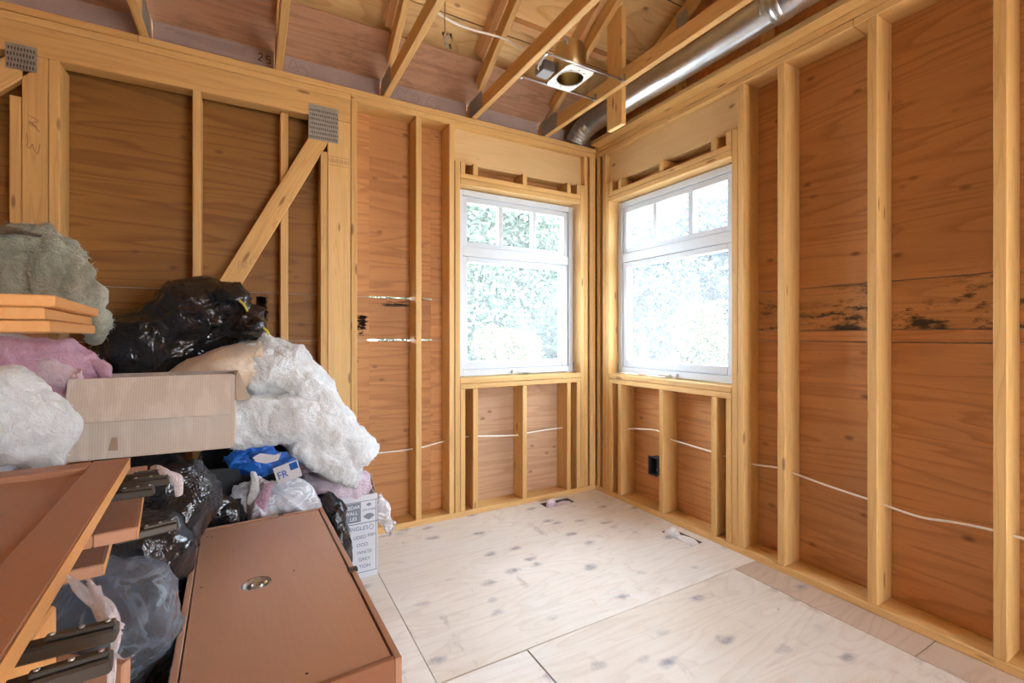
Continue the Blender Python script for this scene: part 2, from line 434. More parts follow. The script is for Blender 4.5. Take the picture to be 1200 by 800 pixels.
def crumple(p, seed, lam=.14, n=8, warp=.5):
    rs = np.random.RandomState(seed); out = np.zeros(len(p)); tot = 0
    for k in range(n):
        d = rs.normal(size=3); d /= np.linalg.norm(d); l = lam * (0.55 + 1.1 * rs.rand()); a = l
        q = (p @ d) / l + warp * fbm(p / (lam * 2.2), seed + 31 * k, 2) + rs.rand() * 9
        fr = np.abs((q - np.floor(q)) - .5) * 2
        # folds come and go over the surface
        m = np.clip(vnoise(p / (lam * 2.5) + k * 3.7, seed + 5 * k) + .35, 0, 1)
        out += a * fr * m; tot += l
    return out / tot
_ico = {}
def ico(level):
    if level not in _ico:
        import bmesh
        bm = bmesh.new(); bmesh.ops.create_icosphere(bm, subdivisions=level, radius=1)
        v = np.array([x.co[:] for x in bm.verts]); f = [[q.index for q in x.verts] for x in bm.faces]; bm.free()
        _ico[level] = (v, f)
    return _ico[level]
def vnormals(v, f):
    t = np.array([q[:3] for q in f]); n = np.zeros_like(v)
    fn = np.cross(v[t[:, 1]] - v[t[:, 0]], v[t[:, 2]] - v[t[:, 0]])
    for q in range(len(f[0])): np.add.at(n, np.array([x[q] for x in f]), fn)
    return n / (np.linalg.norm(n, axis=1, keepdims=True) + 1e-12)
def lump_verts(lumps, level, k=.05):
    """star shaped soft union of ellipsoids (centre, radii, rz); first lump holds the origin"""
    d, f = ico(level); o = np.array(lumps[0][0], float); rr = []
    for c, r, rz in lumps:
        a = math.radians(rz); R = np.array([[math.cos(a), math.sin(a), 0], [-math.sin(a), math.cos(a), 0], [0, 0, 1]])
        q = ((o - np.array(c, float)) @ R.T) / np.array(r, float); e = (d @ R.T) / np.array(r, float)
        A = (e * e).sum(1); B = (e * q).sum(1); D = B * B - A * ((q * q).sum() - 1)
        t = np.where(D > 0, (-B + np.sqrt(np.maximum(D, 0))) / A, 0); rr.append(np.maximum(t, 0))
    rr = np.array(rr); m = rr.max(0)
    r = m + k * np.log(np.exp((rr - m) / k).sum(0)) - k * math.log(1.0 + .0)
    return o + d * r[:, None], f
def soft(name, parent, lumps, mat, level=5, seed=1, wr=.05, lam=.16, fluff=0, fl=.05, floor=None, ceil=None, k=.04, knot=None, post=None):
    v, f = lump_verts(lumps, level, k); n = vnormals(v, f)
    if wr: v = v + n * ((crumple(v, seed, lam) - .45) * wr * 2 + fbm(v / .3, seed + 3, 2) * wr * .5)[:, None]
    if wr > .02: n = vnormals(v, f); v = v + n * ((crumple(v, seed + 77, lam * .33, 5, .7) - .45) * wr * .62)[:, None]
    if fluff: v = v + n * (fbm(v / fl, seed + 9, 4, .6) * fluff)[:, None]
    if knot is not None:
        kp, kr, amp, nf = knot; w = v - np.array(kp); dist = np.linalg.norm(w, axis=1) + 1e-6
        u = w / dist[:, None] + .10 * np.stack([fbm(v / .2, seed + 40 + q, 2) for q in range(3)], 1)
        fold = 0
        for q, (fr, a_) in enumerate(((nf * .45, 1.0), (nf, .6), (nf * 2.1, .3))):
            fold = fold + a_ * np.clip(1 - 2.2 * np.abs(vnoise(u * fr + 3.1 * q, seed + 50 + q)), 0, 1) ** 1.5 * np.clip(.35 + vnoise(v / .16 + q, seed + 60 + q), 0, 1)
        g = np.clip(dist / .05, 0, 1) * np.exp(-(dist / kr) ** 2)
        v = v + n * (amp * g * (fold - .35))[:, None]
    if floor is not None:
        zz = v[:, 2]; v[:, 2] = np.where(zz < floor, floor + .0, zz)
    if ceil is not None: v[:, 2] = np.minimum(v[:, 2], ceil)
    if post: v = post(v)
    return mesh(name, v, f, mat, parent, True)
def batt(name, parent, path, width, thick, mat, seed=1, fluff=.018, fl=.07, nu=60, ns=40, sq=.45, wscale=None, bot=None, mid=(.008, .06)):
    """thick soft slab swept along path; width = vector across"""
    pts = catmull(path, max(4, nu // max(1, len(path) - 1))); n = len(pts); w0 = Vector(width); hw = w0.length / 2; wn = w0.normalized()
    v, f = [], []
    for i, p in enumerate(pts):
        d = (pts[min(i + 1, n - 1)] - pts[max(i - 1, 0)]).normalized(); nn = d.cross(wn).normalized()
        e = min(i, n - 1 - i) / (n * .06); s = 1 if e >= 1 else math.sqrt(max(0, 1 - (1 - e) ** 2)) * .97 + .03
        ws = 1 if wscale is None else wscale[0] + (wscale[1] - wscale[0]) * i / (n - 1)
        for k in range(ns):
            a = 2 * math.pi * k / ns; ca, sa = math.cos(a), math.sin(a)
            x = math.copysign(abs(ca) ** sq, ca) * hw * ws * (.85 + .15 * s); y = math.copysign(abs(sa) ** sq, sa) * thick / 2 * s
            v.append(p + wn * x + nn * y)
    for i in range(n - 1):
        for k in range(ns): f.append((i * ns + k, i * ns + (k + 1) % ns, (i + 1) * ns + (k + 1) % ns, (i + 1) * ns + k))
    f2 = list(f); v = np.array([tuple(x) for x in v]); nr = vnormals(v, f2)
    v = v + nr * (fbm(v / fl, seed, 2, .5) * fluff * .55 + fbm(v / mid[1], seed + 2, 3, .62) * min(mid[0], fluff * .6) + fbm(v / .22, seed + 5, 2) * fluff * 1.2)[:, None]
    if bot is not None: v[:, 2] = np.maximum(v[:, 2], bot)
    f.append(list(range(ns))[::-1]); f.append([(n - 1) * ns + k for k in range(ns)])
    return mesh(name, v, f, mat, parent, True)
def fuzz(name, owner, n, length, width, mat, seed=1, bias=None):
    """loose fibres standing off a soft mesh: thin curved ribbons, one part"""
    me = owner.data; rs = np.random.RandomState(seed); nv = len(me.vertices)
    co = np.empty(nv * 3); me.vertices.foreach_get('co', co); co = co.reshape(-1, 3)
    no = np.empty(nv * 3); me.vertices.foreach_get('normal', no); no = no.reshape(-1, 3)
    idx = rs.randint(0, nv, n); v, f = [], []
    for q in idx:
        p, nn = co[q], no[q]; a = rs.normal(size=3); a -= nn * (a @ nn); a /= np.linalg.norm(a) + 1e-9
        d = nn * (.35 + .5 * rs.rand()) + a * (.6 + .6 * rs.rand()); L = length * (.4 + rs.rand()); s = np.cross(d, nn); s = s / (np.linalg.norm(s) + 1e-9) * width
        b = len(v); m_ = p + d * L * .5 + nn * L * .15; e = p + d * L + a * L * .3 - nn * L * .2
        v += [p - s, p + s, m_ + s * .7, m_ - s * .7, e]; f += [(b, b + 1, b + 2, b + 3), (b + 3, b + 2, b + 4)]
    o = mesh(name, v, f, mat, owner); o['kind'] = 'stuff'
    return o
def text(name, parent, s, size, loc, right, up, mat, depth=.0006, shear=0, align='LEFT'):
    cu = bpy.data.curves.new(name, 'FONT'); cu.body = s; cu.size = size; cu.extrude = depth; cu.shear = shear; cu.align_x = align
    cu.materials.append(M[mat]); o = bpy.data.objects.new(name, cu); C.objects.link(o)
    r = Vector(right).normalized(); u = Vector(up).normalized(); n = r.cross(u)
    dg = bpy.context.evaluated_depsgraph_get(); me = bpy.data.meshes.new_from_object(o.evaluated_get(dg)); bpy.data.objects.remove(o)
    if not me.materials: me.materials.append(M[mat])
    o = bpy.data.objects.new(name, me); C.objects.link(o)
    o.matrix_basis = Matrix.Translation(loc) @ Matrix((r, u, n)).transposed().to_4x4()
    if parent is not None: o.parent = parent; o.matrix_parent_inverse = parent_world(parent).inverted()
    return o
#PART2
def slab(name, parent, x0, x1, y0, y1, z0, z1, holes, mat):
    """flat sheet with rectangular holes; object origin at its centre"""
    xs = sorted({x0, x1, *[h[0] for h in holes], *[h[1] for h in holes]}); ys = sorted({y0, y1, *[h[2] for h in holes], *[h[3] for h in holes]})
    solid = lambda i, j: 0 <= i < len(xs) - 1 and 0 <= j < len(ys) - 1 and not any(h[0] <= (xs[i] + xs[i + 1]) / 2 <= h[1] and h[2] <= (ys[j] + ys[j + 1]) / 2 <= h[3] for h in holes)
    c = Vector(((x0 + x1) / 2, (y0 + y1) / 2, z1)); v, f = [], []
    def quad(*q): b = len(v); v.extend(Vector(p) - c for p in q); f.append((b, b + 1, b + 2, b + 3))
    for i in range(len(xs) - 1):
        for j in range(len(ys) - 1):
            if not solid(i, j): continue
            a, b, d, e = xs[i], xs[i + 1], ys[j], ys[j + 1]
            quad((a, d, z1), (b, d, z1), (b, e, z1), (a, e, z1)); quad((a, e, z0), (b, e, z0), (b, d, z0), (a, d, z0))
            if not solid(i - 1, j): quad((a, e, z1), (a, e, z0), (a, d, z0), (a, d, z1))
            if not solid(i + 1, j): quad((b, d, z1), (b, d, z0), (b, e, z0), (b, e, z1))
            if not solid(i, j - 1): quad((a, d, z1), (a, d, z0), (b, d, z0), (b, d, z1))
            if not solid(i, j + 1): quad((b, e, z1), (b, e, z0), (a, e, z0), (a, e, z1))
    o = link(name, None) if False else mesh(name, v, f, mat)
    o.matrix_basis = Matrix.Translation(c)
    if parent is not None: o.parent = parent; o.matrix_parent_inverse = parent_world(parent).inverted()
    return o

XO, YO = XR + .14, YB + .14          # outer faces of the studs
ZT = 2.757                           # top of the double plates
LEFT, REAR = -2.6, -2.5              # inner faces of the unseen walls

# ------------------------------------------------------------------ floor
floor = structure('floor')
VENTS = [(1.865, 2.115, 2.80, 2.90), (2.275, 2.375, 1.875, 2.11)]
g = .002
for i, (x0, x1, y0, y1) in enumerate([(.581, XO, 1.58, YO), (-.64, .581, 1.58, YO), (-1.86, -.64, 1.58, YO), (LEFT - .14, -1.86, 1.58, YO),
        (.581, .957, .9, 1.58), (.957, 2.252, .36, 1.58), (2.252, XO, .804, 1.58), (2.252, XO, -1.63, .804), (-.64, .581, .36, 1.58), (.581, .957, .36, .9),
        (-1.86, -.64, .36, 1.58), (LEFT - .14, -1.86, .36, 1.58), (.957, 2.252, -1.63, .36), (-.64, .957, -1.63, .36), (LEFT - .14, -.64, -1.63, .36), (LEFT - .14, XO, REAR - .14, -1.63)]):
    hs = [h for h in VENTS if h[0] > x0 and h[1] < x1 and h[2] > y0 and h[3] < y1]
    q = g * (2.2 if i == 4 else 1)
    slab('plywood_sheet', floor, x0 + q, x1 - q, y0 + q, y1 - q, -.018, 0 if i != 4 else -.0015, hs, 'floor_tan' if i in (6, 7) else 'floor')
slab('joist_deck', floor, LEFT - .14, XO, REAR - .14, YO, -.06, -.0185, VENTS, 'dark')

# ------------------------------------------------------------------ walls
def wblk(w, name, parent, u0, u1, d0, d1, z0, z1, mat='stud', axis=None, bev=.003):
    if w == 'b': return blk(name, parent, u0, u1, YB + d0, YB + d1, z0, z1, mat, axis, bev)
    ax = None if axis is None else {0: 1, 1: 0, 2: 2}[axis]
    return blk(name, parent, XR + d0, XR + d1, u0, u1, z0, z1, mat, ax, bev)
def stud(w, parent, u0, u1, z0=.038, z1=2.681, d0=0, d1=.14, name='stud', mat=None):
    return wblk(w, name, parent, u0, u1, d0, d1, z0, z1, mat or 'stud', 2)
def window_framing(w, parent, a, b, cr):
    """a,b = rough opening range; sill, header plates, jacks, cripples, plywood faced header"""
    for z in (.876, .9140): wblk(w, 'sill_plate', parent, a, b, 0, .14, z, z + .0360)
    for z in (2.291, 2.3290): wblk(w, 'header_plate', parent, a, b, 0, .14, z, z + .0360)
    for u in cr:
        stud(w, parent, u, u + .037, .038, .8755, name='cripple_stud')
        stud(w, parent, u, u + .037, 2.3655, 2.4435, name='cripple_block')
    for u in (a - .0385, b + .0005): stud(w, parent, u, u + .038, .038, 2.4435, name='jack_stud')
    wblk(w, 'header_face', parent, a - .038, b + .038, .045, .06, 2.445, 2.680, 'ply_pale', 0, .001)
    wblk(w, 'header_beam', parent, a - .038, b + .038, .061, .139, 2.445, 2.680, 'stud', 0)

wb = structure('wall_back', (0, YB, 0))
wblk('b', 'bottom_plate', wb, LEFT, .55, 0, .14, 0, .0375); wblk('b', 'bottom_plate', wb, .551, XO, 0, .14, 0, .0375)
wblk('b', 'top_plate', wb, LEFT, .529, 0, .14, 2.6825, 2.7180); wblk('b', 'top_plate', wb, .53, XO, 0, .14, 2.6815, 2.7180)
wblk('b', 'top_plate', wb, LEFT, -.497, 0, .14, 2.7205, ZT); wblk('b', 'top_plate', wb, -.496, XO, 0, .14, 2.7205, ZT)
beam = wblk('b', 'header_beam', wb, LEFT, .5265, 0, .089, 2.540, 2.681)
for u0, u1 in ((-.826, -.788), (-.270, -.234)): stud('b', wb, u0, u1, .038, 2.5395)
stud('b', wb, .146, .187, .038, 2.5395, .04, .14)
for u0, u1 in ((.530, .566), (.937, .975), (1.169, 1.2065), (2.322, 2.356), (2.377, 2.4347), (-1.42, -1.382), (-1.83, -1.792), (-2.24, -2.202)):
    stud('b', wb, u0, u1)
for u0, u1 in ((.357, .3945), (-.957, -.9185)): stud('b', wb, u0, u1, .038, 2.34, name='trimmer_stud')
post = wblk('b', 'post_board', wb, .397, .5265, 0, .038, .038, 2.5395, axis=2)
post2 = wblk('b', 'post_board', wb, -.916, -.828, 0, .038, .038, 2.5395, axis=2)
br = bar('diagonal_brace', wb, (.372, YB + .019, 2.455), (-.36, YB + .019, 1.025), .099, .038, (1, 0, -.55), 'stud')
br2 = bar('diagonal_brace', wb, (-.90, YB + .019, 2.515), (-1.55, YB + .019, 1.80), .099, .038, (1, 0, -.9), 'stud')
window_framing('b', wb, 1.2500, 2.2830, (1.251, 1.346, 1.748, 2.151, 2.2455))

wr_ = structure('wall_right', (XR, 0, 0))
wblk('r', 'bottom_plate', wr_, REAR, YB - .0005, 0, .14, 0, .0375)
wblk('r', 'top_plate', wr_, REAR, 1.1, 0, .14, 2.6815, 2.7170); wblk('r', 'top_plate', wr_, 1.102, YB - .001, 0, .14, 2.6815, 2.7170)
wblk('r', 'top_plate', wr_, REAR, YB - .001, .002, .14, 2.7208, ZT)
wblk('r', 'drywall_nailer', wr_, REAR, YB - .03, -.075, .06, ZT + .001, ZT + .036)
for u0, u1 in ((2.899, 2.935), (2.828, 2.864), (1.650, 1.6875), (1.418, 1.456), (1.006, 1.044), (.597, .635), (.190, .228), (-.22, -.182), (-.63, -.592), (-1.04, -1.0), (-1.45, -1.412)):
    stud('r', wr_, u0, u1)
window_framing('r', wr_, 1.7265, 2.7890, (1.7275, 1.829, 2.240, 2.650, 2.7515))

# sheathing sheets (seams at 1.217, 1.275 and 1.50)
def sheathe(w, parent, breaks, rows, opening, d=.14, t=.0125, e=.0012):
    for u0, u1 in zip(breaks[:-1], breaks[1:]):
        for z0, z1, m in rows:
            inside = opening and u0 >= opening[0] - .06 and u1 <= opening[1] + .06
            zz = [(z0, z1)]
            if inside:
                zz = []
                if z0 < opening[2]: zz.append((z0, min(z1, opening[2])))
                if z1 > opening[3]: zz.append((max(z0, opening[3]), z1))
            for a, b in zz:
                if inside and w == 'b' and b < 1.0: m = 'ply_faded'
                if b - a > .02: wblk(w, 'sheathing_sheet', parent, u0 + e, u1 - e, d, d + t, a + .0018, b - .0018, m, 0, .001)
rowsB = [(-.02, 1.217, 'ply_wall'), (1.2175, 1.4985, 'ply_wall'), (1.499, 2.757, 'ply_wall')]
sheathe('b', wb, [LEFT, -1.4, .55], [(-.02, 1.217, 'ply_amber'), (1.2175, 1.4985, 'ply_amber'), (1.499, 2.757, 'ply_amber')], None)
sheathe('b', wb, [.55, .669], rowsB, None, e=0); sheathe('b', wb, [1.086, 1.25], rowsB, None, e=0)
sheathe('b', wb, [.669, 1.086], [(-.02, 1.2135, 'ply_wall'), (1.2205, 1.4965, 'ply_wall'), (1.5015, 2.757, 'ply_wall')], None, e=0)
sheathe('b', wb, [1.25, 2.283], rowsB, (1.25, 2.283, .95, 2.29)); sheathe('b', wb, [2.283, XO + .0125], rowsB, None)
rowsR = [(-.02, 1.217, 'ply_wall'), (1.2175, 1.274, 'ply_wall'), (1.2745, 1.498, 'ply_old'), (1.4985, 2.757, 'ply_wall')]
sheathe('r', wr_, [REAR, -1.42, -.2, 1.025, 1.7265], rowsR, None)
sheathe('r', wr_, [1.7265, 2.789], rowsR, (1.7265, 2.789, .95, 2.29)); sheathe('r', wr_, [2.789, YB + .14], rowsR, None)
# outer siding (keeps daylight out except at the two open seams beside the back window)
for u0, u1, z0, z1 in ((LEFT, .66, -.4, 2.757), (.661, 1.10, -.4, 1.208), (.661, 1.10, 1.226, 1.492), (.661, 1.10, 1.506, 2.757), (1.101, 1.246, -.4, 2.757), (1.247, 2.286, -.4, .945), (1.247, 2.286, 2.295, 2.757), (2.287, XO + .03, -.4, 2.757)):
    wblk('b', 'siding_board', wb, u0, u1, .154, .174, z0, z1, 'siding', 0, 0)
for u0, u1, z0, z1 in ((REAR, 1.722, -.4, 2.757), (1.723, 2.793, -.4, .945), (1.723, 2.793, 2.295, 2.757), (2.794, YB + .17, -.4, 2.757)):
    wblk('r', 'siding_board', wr_, u0, u1, .154, .174, z0, z1, 'siding', 0, 0)

# toothed connector plates, pencil marks and grade stamp
def truss_plate(parent, x0, x1, z0, z1, tilt):
    pl = blk('connector_plate', parent, x0, x1, YB - .0022, YB - .0004, z0, z1, 'zinc', 0, 0)
    v, f = [], []
    nx, nz = int((x1 - x0) / .0105), int((z1 - z0) / .026)
    for r in range(nz):
        for c in range(nx):
            x = x0 + .006 + c * .0105 + (.003 if r % 2 else 0); z = z0 + .008 + r * .026
            b = len(v); v += [(x, YB - .0027, z), (x + .0045, YB - .0027, z + .002), (x + .0035, YB - .0027, z + .016), (x - .001, YB - .0027, z + .014)]
            f.append((b, b + 1, b + 2, b + 3))
    s = mesh('tooth_slots', v, f, 'zinc_dark', pl); s['kind'] = 'stuff'
    return pl
truss_plate(wb, .292, .456, 2.400, 2.606, 0); truss_plate(wb, -.969, -.865, 2.460, 2.577, 0)
def scribble(name, parent, strokes, r=.0016, mat='ink'):
    v, f = [], []
    for st in strokes:
        pts = catmull(st, 6); b0 = len(v)
        for i, p in enumerate(pts):
            d = (pts[min(i + 1, len(pts) - 1)] - pts[max(i - 1, 0)]).normalized(); s = Vector((-d.z, 0, d.x)) * r
            v += [p + s, p - s]
        for i in range(len(pts) - 1): f.append((b0 + 2 * i, b0 + 2 * i + 1, b0 + 2 * i + 3, b0 + 2 * i + 2))
    return mesh(name, v, f, mat, parent)
S = lambda pts, x, z, sx, sz, y: [Vector((x + a * sx, y, z + b * sz)) for a, b in pts]
yk = YB - .0006
scribble('pencil_mark', post2, [S([(.2, .95), (.9, .8), (.25, .72), (.8, .62), (.3, .78), (1, .5)], -.905, 2.11, .05, .16, yk),
                                S([(.1, .48), (.2, .3), (.15, .14), (.35, .12), (.5, .22), (.6, .08), (.85, .0), (1.0, .25)], -.905, 2.09, .05, .18, yk)], .0016, 'stamp')
bv = (Vector((-.36, 0, 1.025)) - Vector((.372, 0, 2.455))).normalized()
scribble('pencil_mark', br, [S([(0, 0), (.02, 1), (.25, .9), (.05, .5)], -.062, 1.605, .06, .045, yk), S([(.3, .1), (.42, .5), (.5, .1), (.3, .15)], -.062, 1.615, .06, .045, yk),
                             S([(.6, .0), (.62, .9)], -.062, 1.62, .06, .045, yk), S([(.55, .6), (.75, .65)], -.062, 1.62, .06, .045, yk), S([(.95, .3), (1.0, 1.1)], -.062, 1.625, .06, .045, yk)], .001, 'stamp')
st = [S([(0, 0), (1, 0)], .402, 2.268, .118, .05, yk), S([(0, 1), (1, 1)], .402, 2.268, .118, .05, yk)]
for q in range(14):
    x = .03 + q * .07; st.append(S([(x, .25), (x + (.03 if q % 3 else .0), .8)], .402, 2.268, .118, .05, yk))
    if q % 2: st.append(S([(x, .55), (x + .05, .5)], .402, 2.268, .118, .05, yk))
scribble('grade_stamp', post, st, .0013, 'stamp')

def mould(parent, x0, x1, z0, z1, n, seed):
    rs = np.random.RandomState(seed); v, f = [], []
    for k in range(n):
        z = rs.uniform(z0, z1); x = rs.uniform(x0, x1 - (x1 - x0) * .3); L = (x1 - x0) * rs.uniform(.2, .65); h_ = rs.uniform(.0012, .0045); b = len(v); m_ = 7
        for q in range(m_):
            t_ = q / (m_ - 1); w_ = h_ * math.sin(math.pi * t_) ** .6 * rs.uniform(.6, 1.2); xx = min(x + L * t_, x1 + .02); v += [(xx, YB + .1397, z + w_), (xx, YB + .1397, z - w_)]
        for q in range(m_ - 1): f.append((b + 2 * q, b + 2 * q + 1, b + 2 * q + 3, b + 2 * q + 2))
    o = mesh('mould_stain', v, f, 'dark', parent); o['kind'] = 'stuff'
mould(wb, .585, .650, 1.285, 1.375, 110, 1); mould(wb, .60, .64, 1.25, 1.275, 10, 2); mould(wb, .72, .93, 1.44, 1.475, 14, 3); mould(wb, .018, .075, 1.31, 1.475, 420, 4)
# unseen sides of the room, rear opening sized and placed to let in fill light
wl = structure('wall_left', (LEFT, 0, 0))
for y0, y1, z0, z1 in ((REAR - .14, YB + .17, 0, 2.757),):
    blk('sheathing_sheet', wl, LEFT - .155, LEFT - .14, y0, y1, z0, z1, 'ply_wall', 1, 0)
for y in [REAR + .41 * i for i in range(14)]:
    blk('stud', wl, LEFT - .14, LEFT, y, y + .038, 0, 2.757, 'stud', 2)
wre = structure('wall_rear', (0, REAR, 0))
for x0, x1, z0, z1 in ((LEFT, .95, 0, ZT), (2.3, XO, 0, ZT), (.95, 2.3, 0, .5), (.95, 2.3, 2.15, ZT)):
    blk('sheathing_sheet', wre, x0, x1, REAR - .155, REAR - .14, z0, z1, 'ply_wall', 0, 0)

# ------------------------------------------------------------------ windows
def window(n, w, a, b, panes, low):
    o = structure('window_%d' % n, (0, YB, 0) if w == 'b' else (XR, 0, 0))
    A, B = a + .012, b - .012; z0, z1 = .958, 2.282; F0, F1 = .085, .165
    for u0, u1 in ((A, A + .042), (B - .042, B)): wblk(w, 'jamb', o, u0, u1, F0, F1, z0, z1, 'vinyl', 2)
    wblk(w, 'head', o, A + .042, B - .042, F0, F1, z1 - .042, z1, 'vinyl', 0); wblk(w, 'sill_rail', o, A + .042, B - .042, F0, F1, z0, z0 + .045, 'vinyl', 0)
    wblk(w, 'mullion', o, A + .042, B - .042, F0 + .004, F1, 1.812, 1.882, 'vinyl', 0)
    p0, p1 = panes[0][0], panes[-1][1]
    # fixed upper sash
    for u0, u1 in ((A + .043, p0), (p1, B - .043)): wblk(w, 'sash_stile', o, u0, u1, F0 + .014, F1 - .01, 1.883, z1 - .043, 'vinyl', 2)
    wblk(w, 'sash_rail', o, p0, p1, F0 + .014, F1 - .01, 1.883, 1.920, 'vinyl', 0); wblk(w, 'sash_rail', o, p0, p1, F0 + .014, F1 - .01, 2.198, z1 - .043, 'vinyl', 0)
    for q, r in zip(panes[:-1], panes[1:]): wblk(w, 'muntin', o, q[1], r[0], F0 + .019, F1 - .015, 1.9205, 2.1975, 'vinyl', 2)
    for q in panes: wblk(w, 'glass_pane', o, q[0], q[1], F0 + .036, F0 + .040, 1.9205, 2.1975, 'glass', 0, 0)
    # lower sash
    for u0, u1 in ((A + .043, low[0]), (low[1], B - .043)): wblk(w, 'sash_stile', o, u0, u1, F0 + .012, F1 - .01, z0 + .046, 1.811, 'vinyl', 2)
    wblk(w, 'sash_rail', o, low[0], low[1], F0 + .012, F1 - .01, z0 + .046, 1.058, 'vinyl', 0); wblk(w, 'sash_rail', o, low[0], low[1], F0 + .012, F1 - .01, 1.772, 1.811, 'vinyl', 0)
    wblk(w, 'glass_pane', o, low[0], low[1], F0 + .036, F0 + .040, 1.0585, 1.7715, 'glass', 0, 0)
    # crank handle and its cover on the sill
    c = (a + b) / 2
    wblk(w, 'crank_cover', o, c - .07, c + .07, F0 - .014, F0 - .0005, .962, .99, 'vinyl', 0, .005)
    wblk(w, 'crank_handle', o, c - .02, c + .09, F0 - .030, F0 - .0145, .966, .982, 'vinyl', 0, .005)
    for u in ((A - .011, A - .001), (B + .001, B + .011)):
        wblk(w, 'shim_tape', o, u[0], u[1], F0 + .005, F0 + .02, .952, 1.03, 'tape', 2, 0)
    return o
window(1, 'b', 1.25, 2.283, [(1.346, 1.604), (1.641, 1.900), (1.934, 2.190)], (1.346, 2.170))
window(2, 'r', 1.7265, 2.789, [(1.826, 2.083), (2.121, 2.396), (2.433, 2.699)], (1.822, 2.690))

# ------------------------------------------------------------------ roof
ceiling = structure('ceiling', (0, 0, ZT))
TX = [-.491, .117, .727, 1.335, 1.937]
SL = .542; ANG = math.atan(SL); RIDGE = .2
zc = lambda Y: 2.871 + SL * (2.906 - Y)                    # underside of the top chords
nrm = Vector((0, math.sin(ANG), math.cos(ANG)))
def slope_board(name, parent, x0, x1, Ya, Yb_, off0, off1, mat, axis_x=False, bev=.002):
    """board on the roof slope between Ya (low) and Yb_ (high), off = distance above the chord underside, square to the slope"""
    a = Vector(((x0 + x1) / 2, Ya, zc(Ya))) + nrm * (off0 + off1) / 2; b = Vector(((x0 + x1) / 2, Yb_, zc(Yb_))) + nrm * (off0 + off1) / 2
    if not axis_x: return bar(name, parent, a, b, off1 - off0, x1 - x0, nrm, mat, bev)
    m_ = (a + b) / 2; L = (b - a).length
    return bar(name, parent, m_ - Vector(((x1 - x0) / 2, 0, 0)), m_ + Vector(((x1 - x0) / 2, 0, 0)), L, off1 - off0, (b - a), mat, bev)
labels = ['wooden roof truss over the metal connector plate with diagonal brace', 'wooden roof truss crossing above the cable-free studs near the diagonal brace',
          'wooden roof truss with the small bare wire hanging beside it', 'wooden roof truss holding one end of the light bar hangers',
          'wooden roof truss between the recessed light and the round metal duct']
labels[0] = 'wooden roof truss standing above the widest dark plywood bay'
labels[1] = 'wooden roof truss resting above the narrow bay beside the diagonal brace'
for i, x in enumerate(TX):
    t = thing('roof_truss', (x + .019, YB + .07, ZT + .001), labels[i], 'roof truss', 'roof trusses over the room')
    blk('bottom_chord', t, x, x + .038, REAR, YB + .10, ZT + .001, ZT + .089, 'stud', 1)
    slope_board('top_chord', t, x + .0003, x + .0377, 2.85, RIDGE + .07, 0, .088, 'stud')
    yb2 = 2 * RIDGE - 2.85
    bar('top_chord', t, (x + .019, yb2, zc(2.85) + .05), (x + .019, RIDGE - .07, zc(RIDGE) + .012), .089, .037, (0, -math.sin(ANG), math.cos(ANG)), 'stud')
    for xx in (x - .0015, x + .0385):
        pl = blk('gusset_plate', t, xx, xx + .001, YB - .17, YB + .04, ZT + .004, ZT + .118, 'zinc', 1, 0)
    # raised heel block
    blk('heel_block', t, x + .0005, x + .0375, YB - .03, YB + .085, ZT + .0895, ZT + .113, 'stud', 1)
    slope_board('sleeper_rafter', ceiling, x - .046, x - .008, 2.70, RIDGE, .089, .178, 'stud_red')
# eave course, weathered; its upper edge is open to the upper deck
bx = [LEFT - .2, -1.9, -.47, .75, 1.98, XO + .25]
for a, b in zip(bx[:-1], bx[1:]): slope_board('plywood_sheet', ceiling, a + .002, b - .002, 3.75, 2.724, .089, .101, 'ply_eave', True)
# upper deck
deck = [3.30, 2.575, 2.09, 1.0, RIDGE]
for r, (ya, yb_) in enumerate(zip(deck[:-1], deck[1:])):
    b0 = [LEFT - .2, -1.6, .15, 1.36 + .0, XO + .25] if r % 2 == 0 else [LEFT - .2, -.7, .76, XO + .25]
    for a, b in zip(b0[:-1], b0[1:]): slope_board('plywood_sheet', ceiling, a + .002, b - .002, ya - .003, yb_ + .003, .1785, .190, 'ply_roof', True)
rs_ = Vector((0, -math.sin(ANG), math.cos(ANG)))
def rear_slope(name, off0, off1, mat):
    za_ = Vector((0, RIDGE, zc(RIDGE))); y2 = REAR - .5; zb_ = Vector((0, y2, zc(RIDGE) - SL * (RIDGE - y2)))
    c_ = (za_ + zb_) / 2 + rs_ * (off0 + off1) / 2
    return bar(name, ceiling, c_ + Vector((LEFT - .3, 0, 0)), c_ + Vector((XO + .3, 0, 0)), (za_ - zb_).length, off1 - off0, za_ - zb_, mat, 0)
rear_slope('plywood_sheet', .178, .190, 'ply_roof'); rear_slope('light_leak_skin', .1905, .20, 'dark')  # unseen outer skin added to stop light leaking through the deck seams
slope_board('light_leak_skin', ceiling, LEFT - .3, XO + .3, 3.80, RIDGE - .12, .1905, .20, 'dark', True, 0)
blk('ridge_light_block', ceiling, LEFT - .3, XO + .3, RIDGE - .3, RIDGE + .3, zc(RIDGE) + .21, zc(RIDGE) + .26, 'dark', 0, 0)  # unseen block added to keep the sun out of the ridge gap
blk('ridge_board', ceiling, LEFT - .2, XO + .2, RIDGE - .019, RIDGE + .019, zc(RIDGE) - .02, zc(RIDGE) + .2, 'stud', 0, 0)
blk('wall_cap', ceiling, LEFT - .2, XO + .2, REAR - .16, REAR - .13, ZT, zc(RIDGE) - SL * (RIDGE - REAR) + .25, 'ply_wall', 0, 0)
for x0, x1 in ((1.976, 2.459), (1.374, 1.936)): slope_board('blocking', ceiling, x0 + .01, x1 - .01, 2.47, 2.43, .02, .088, 'stud_red', True)
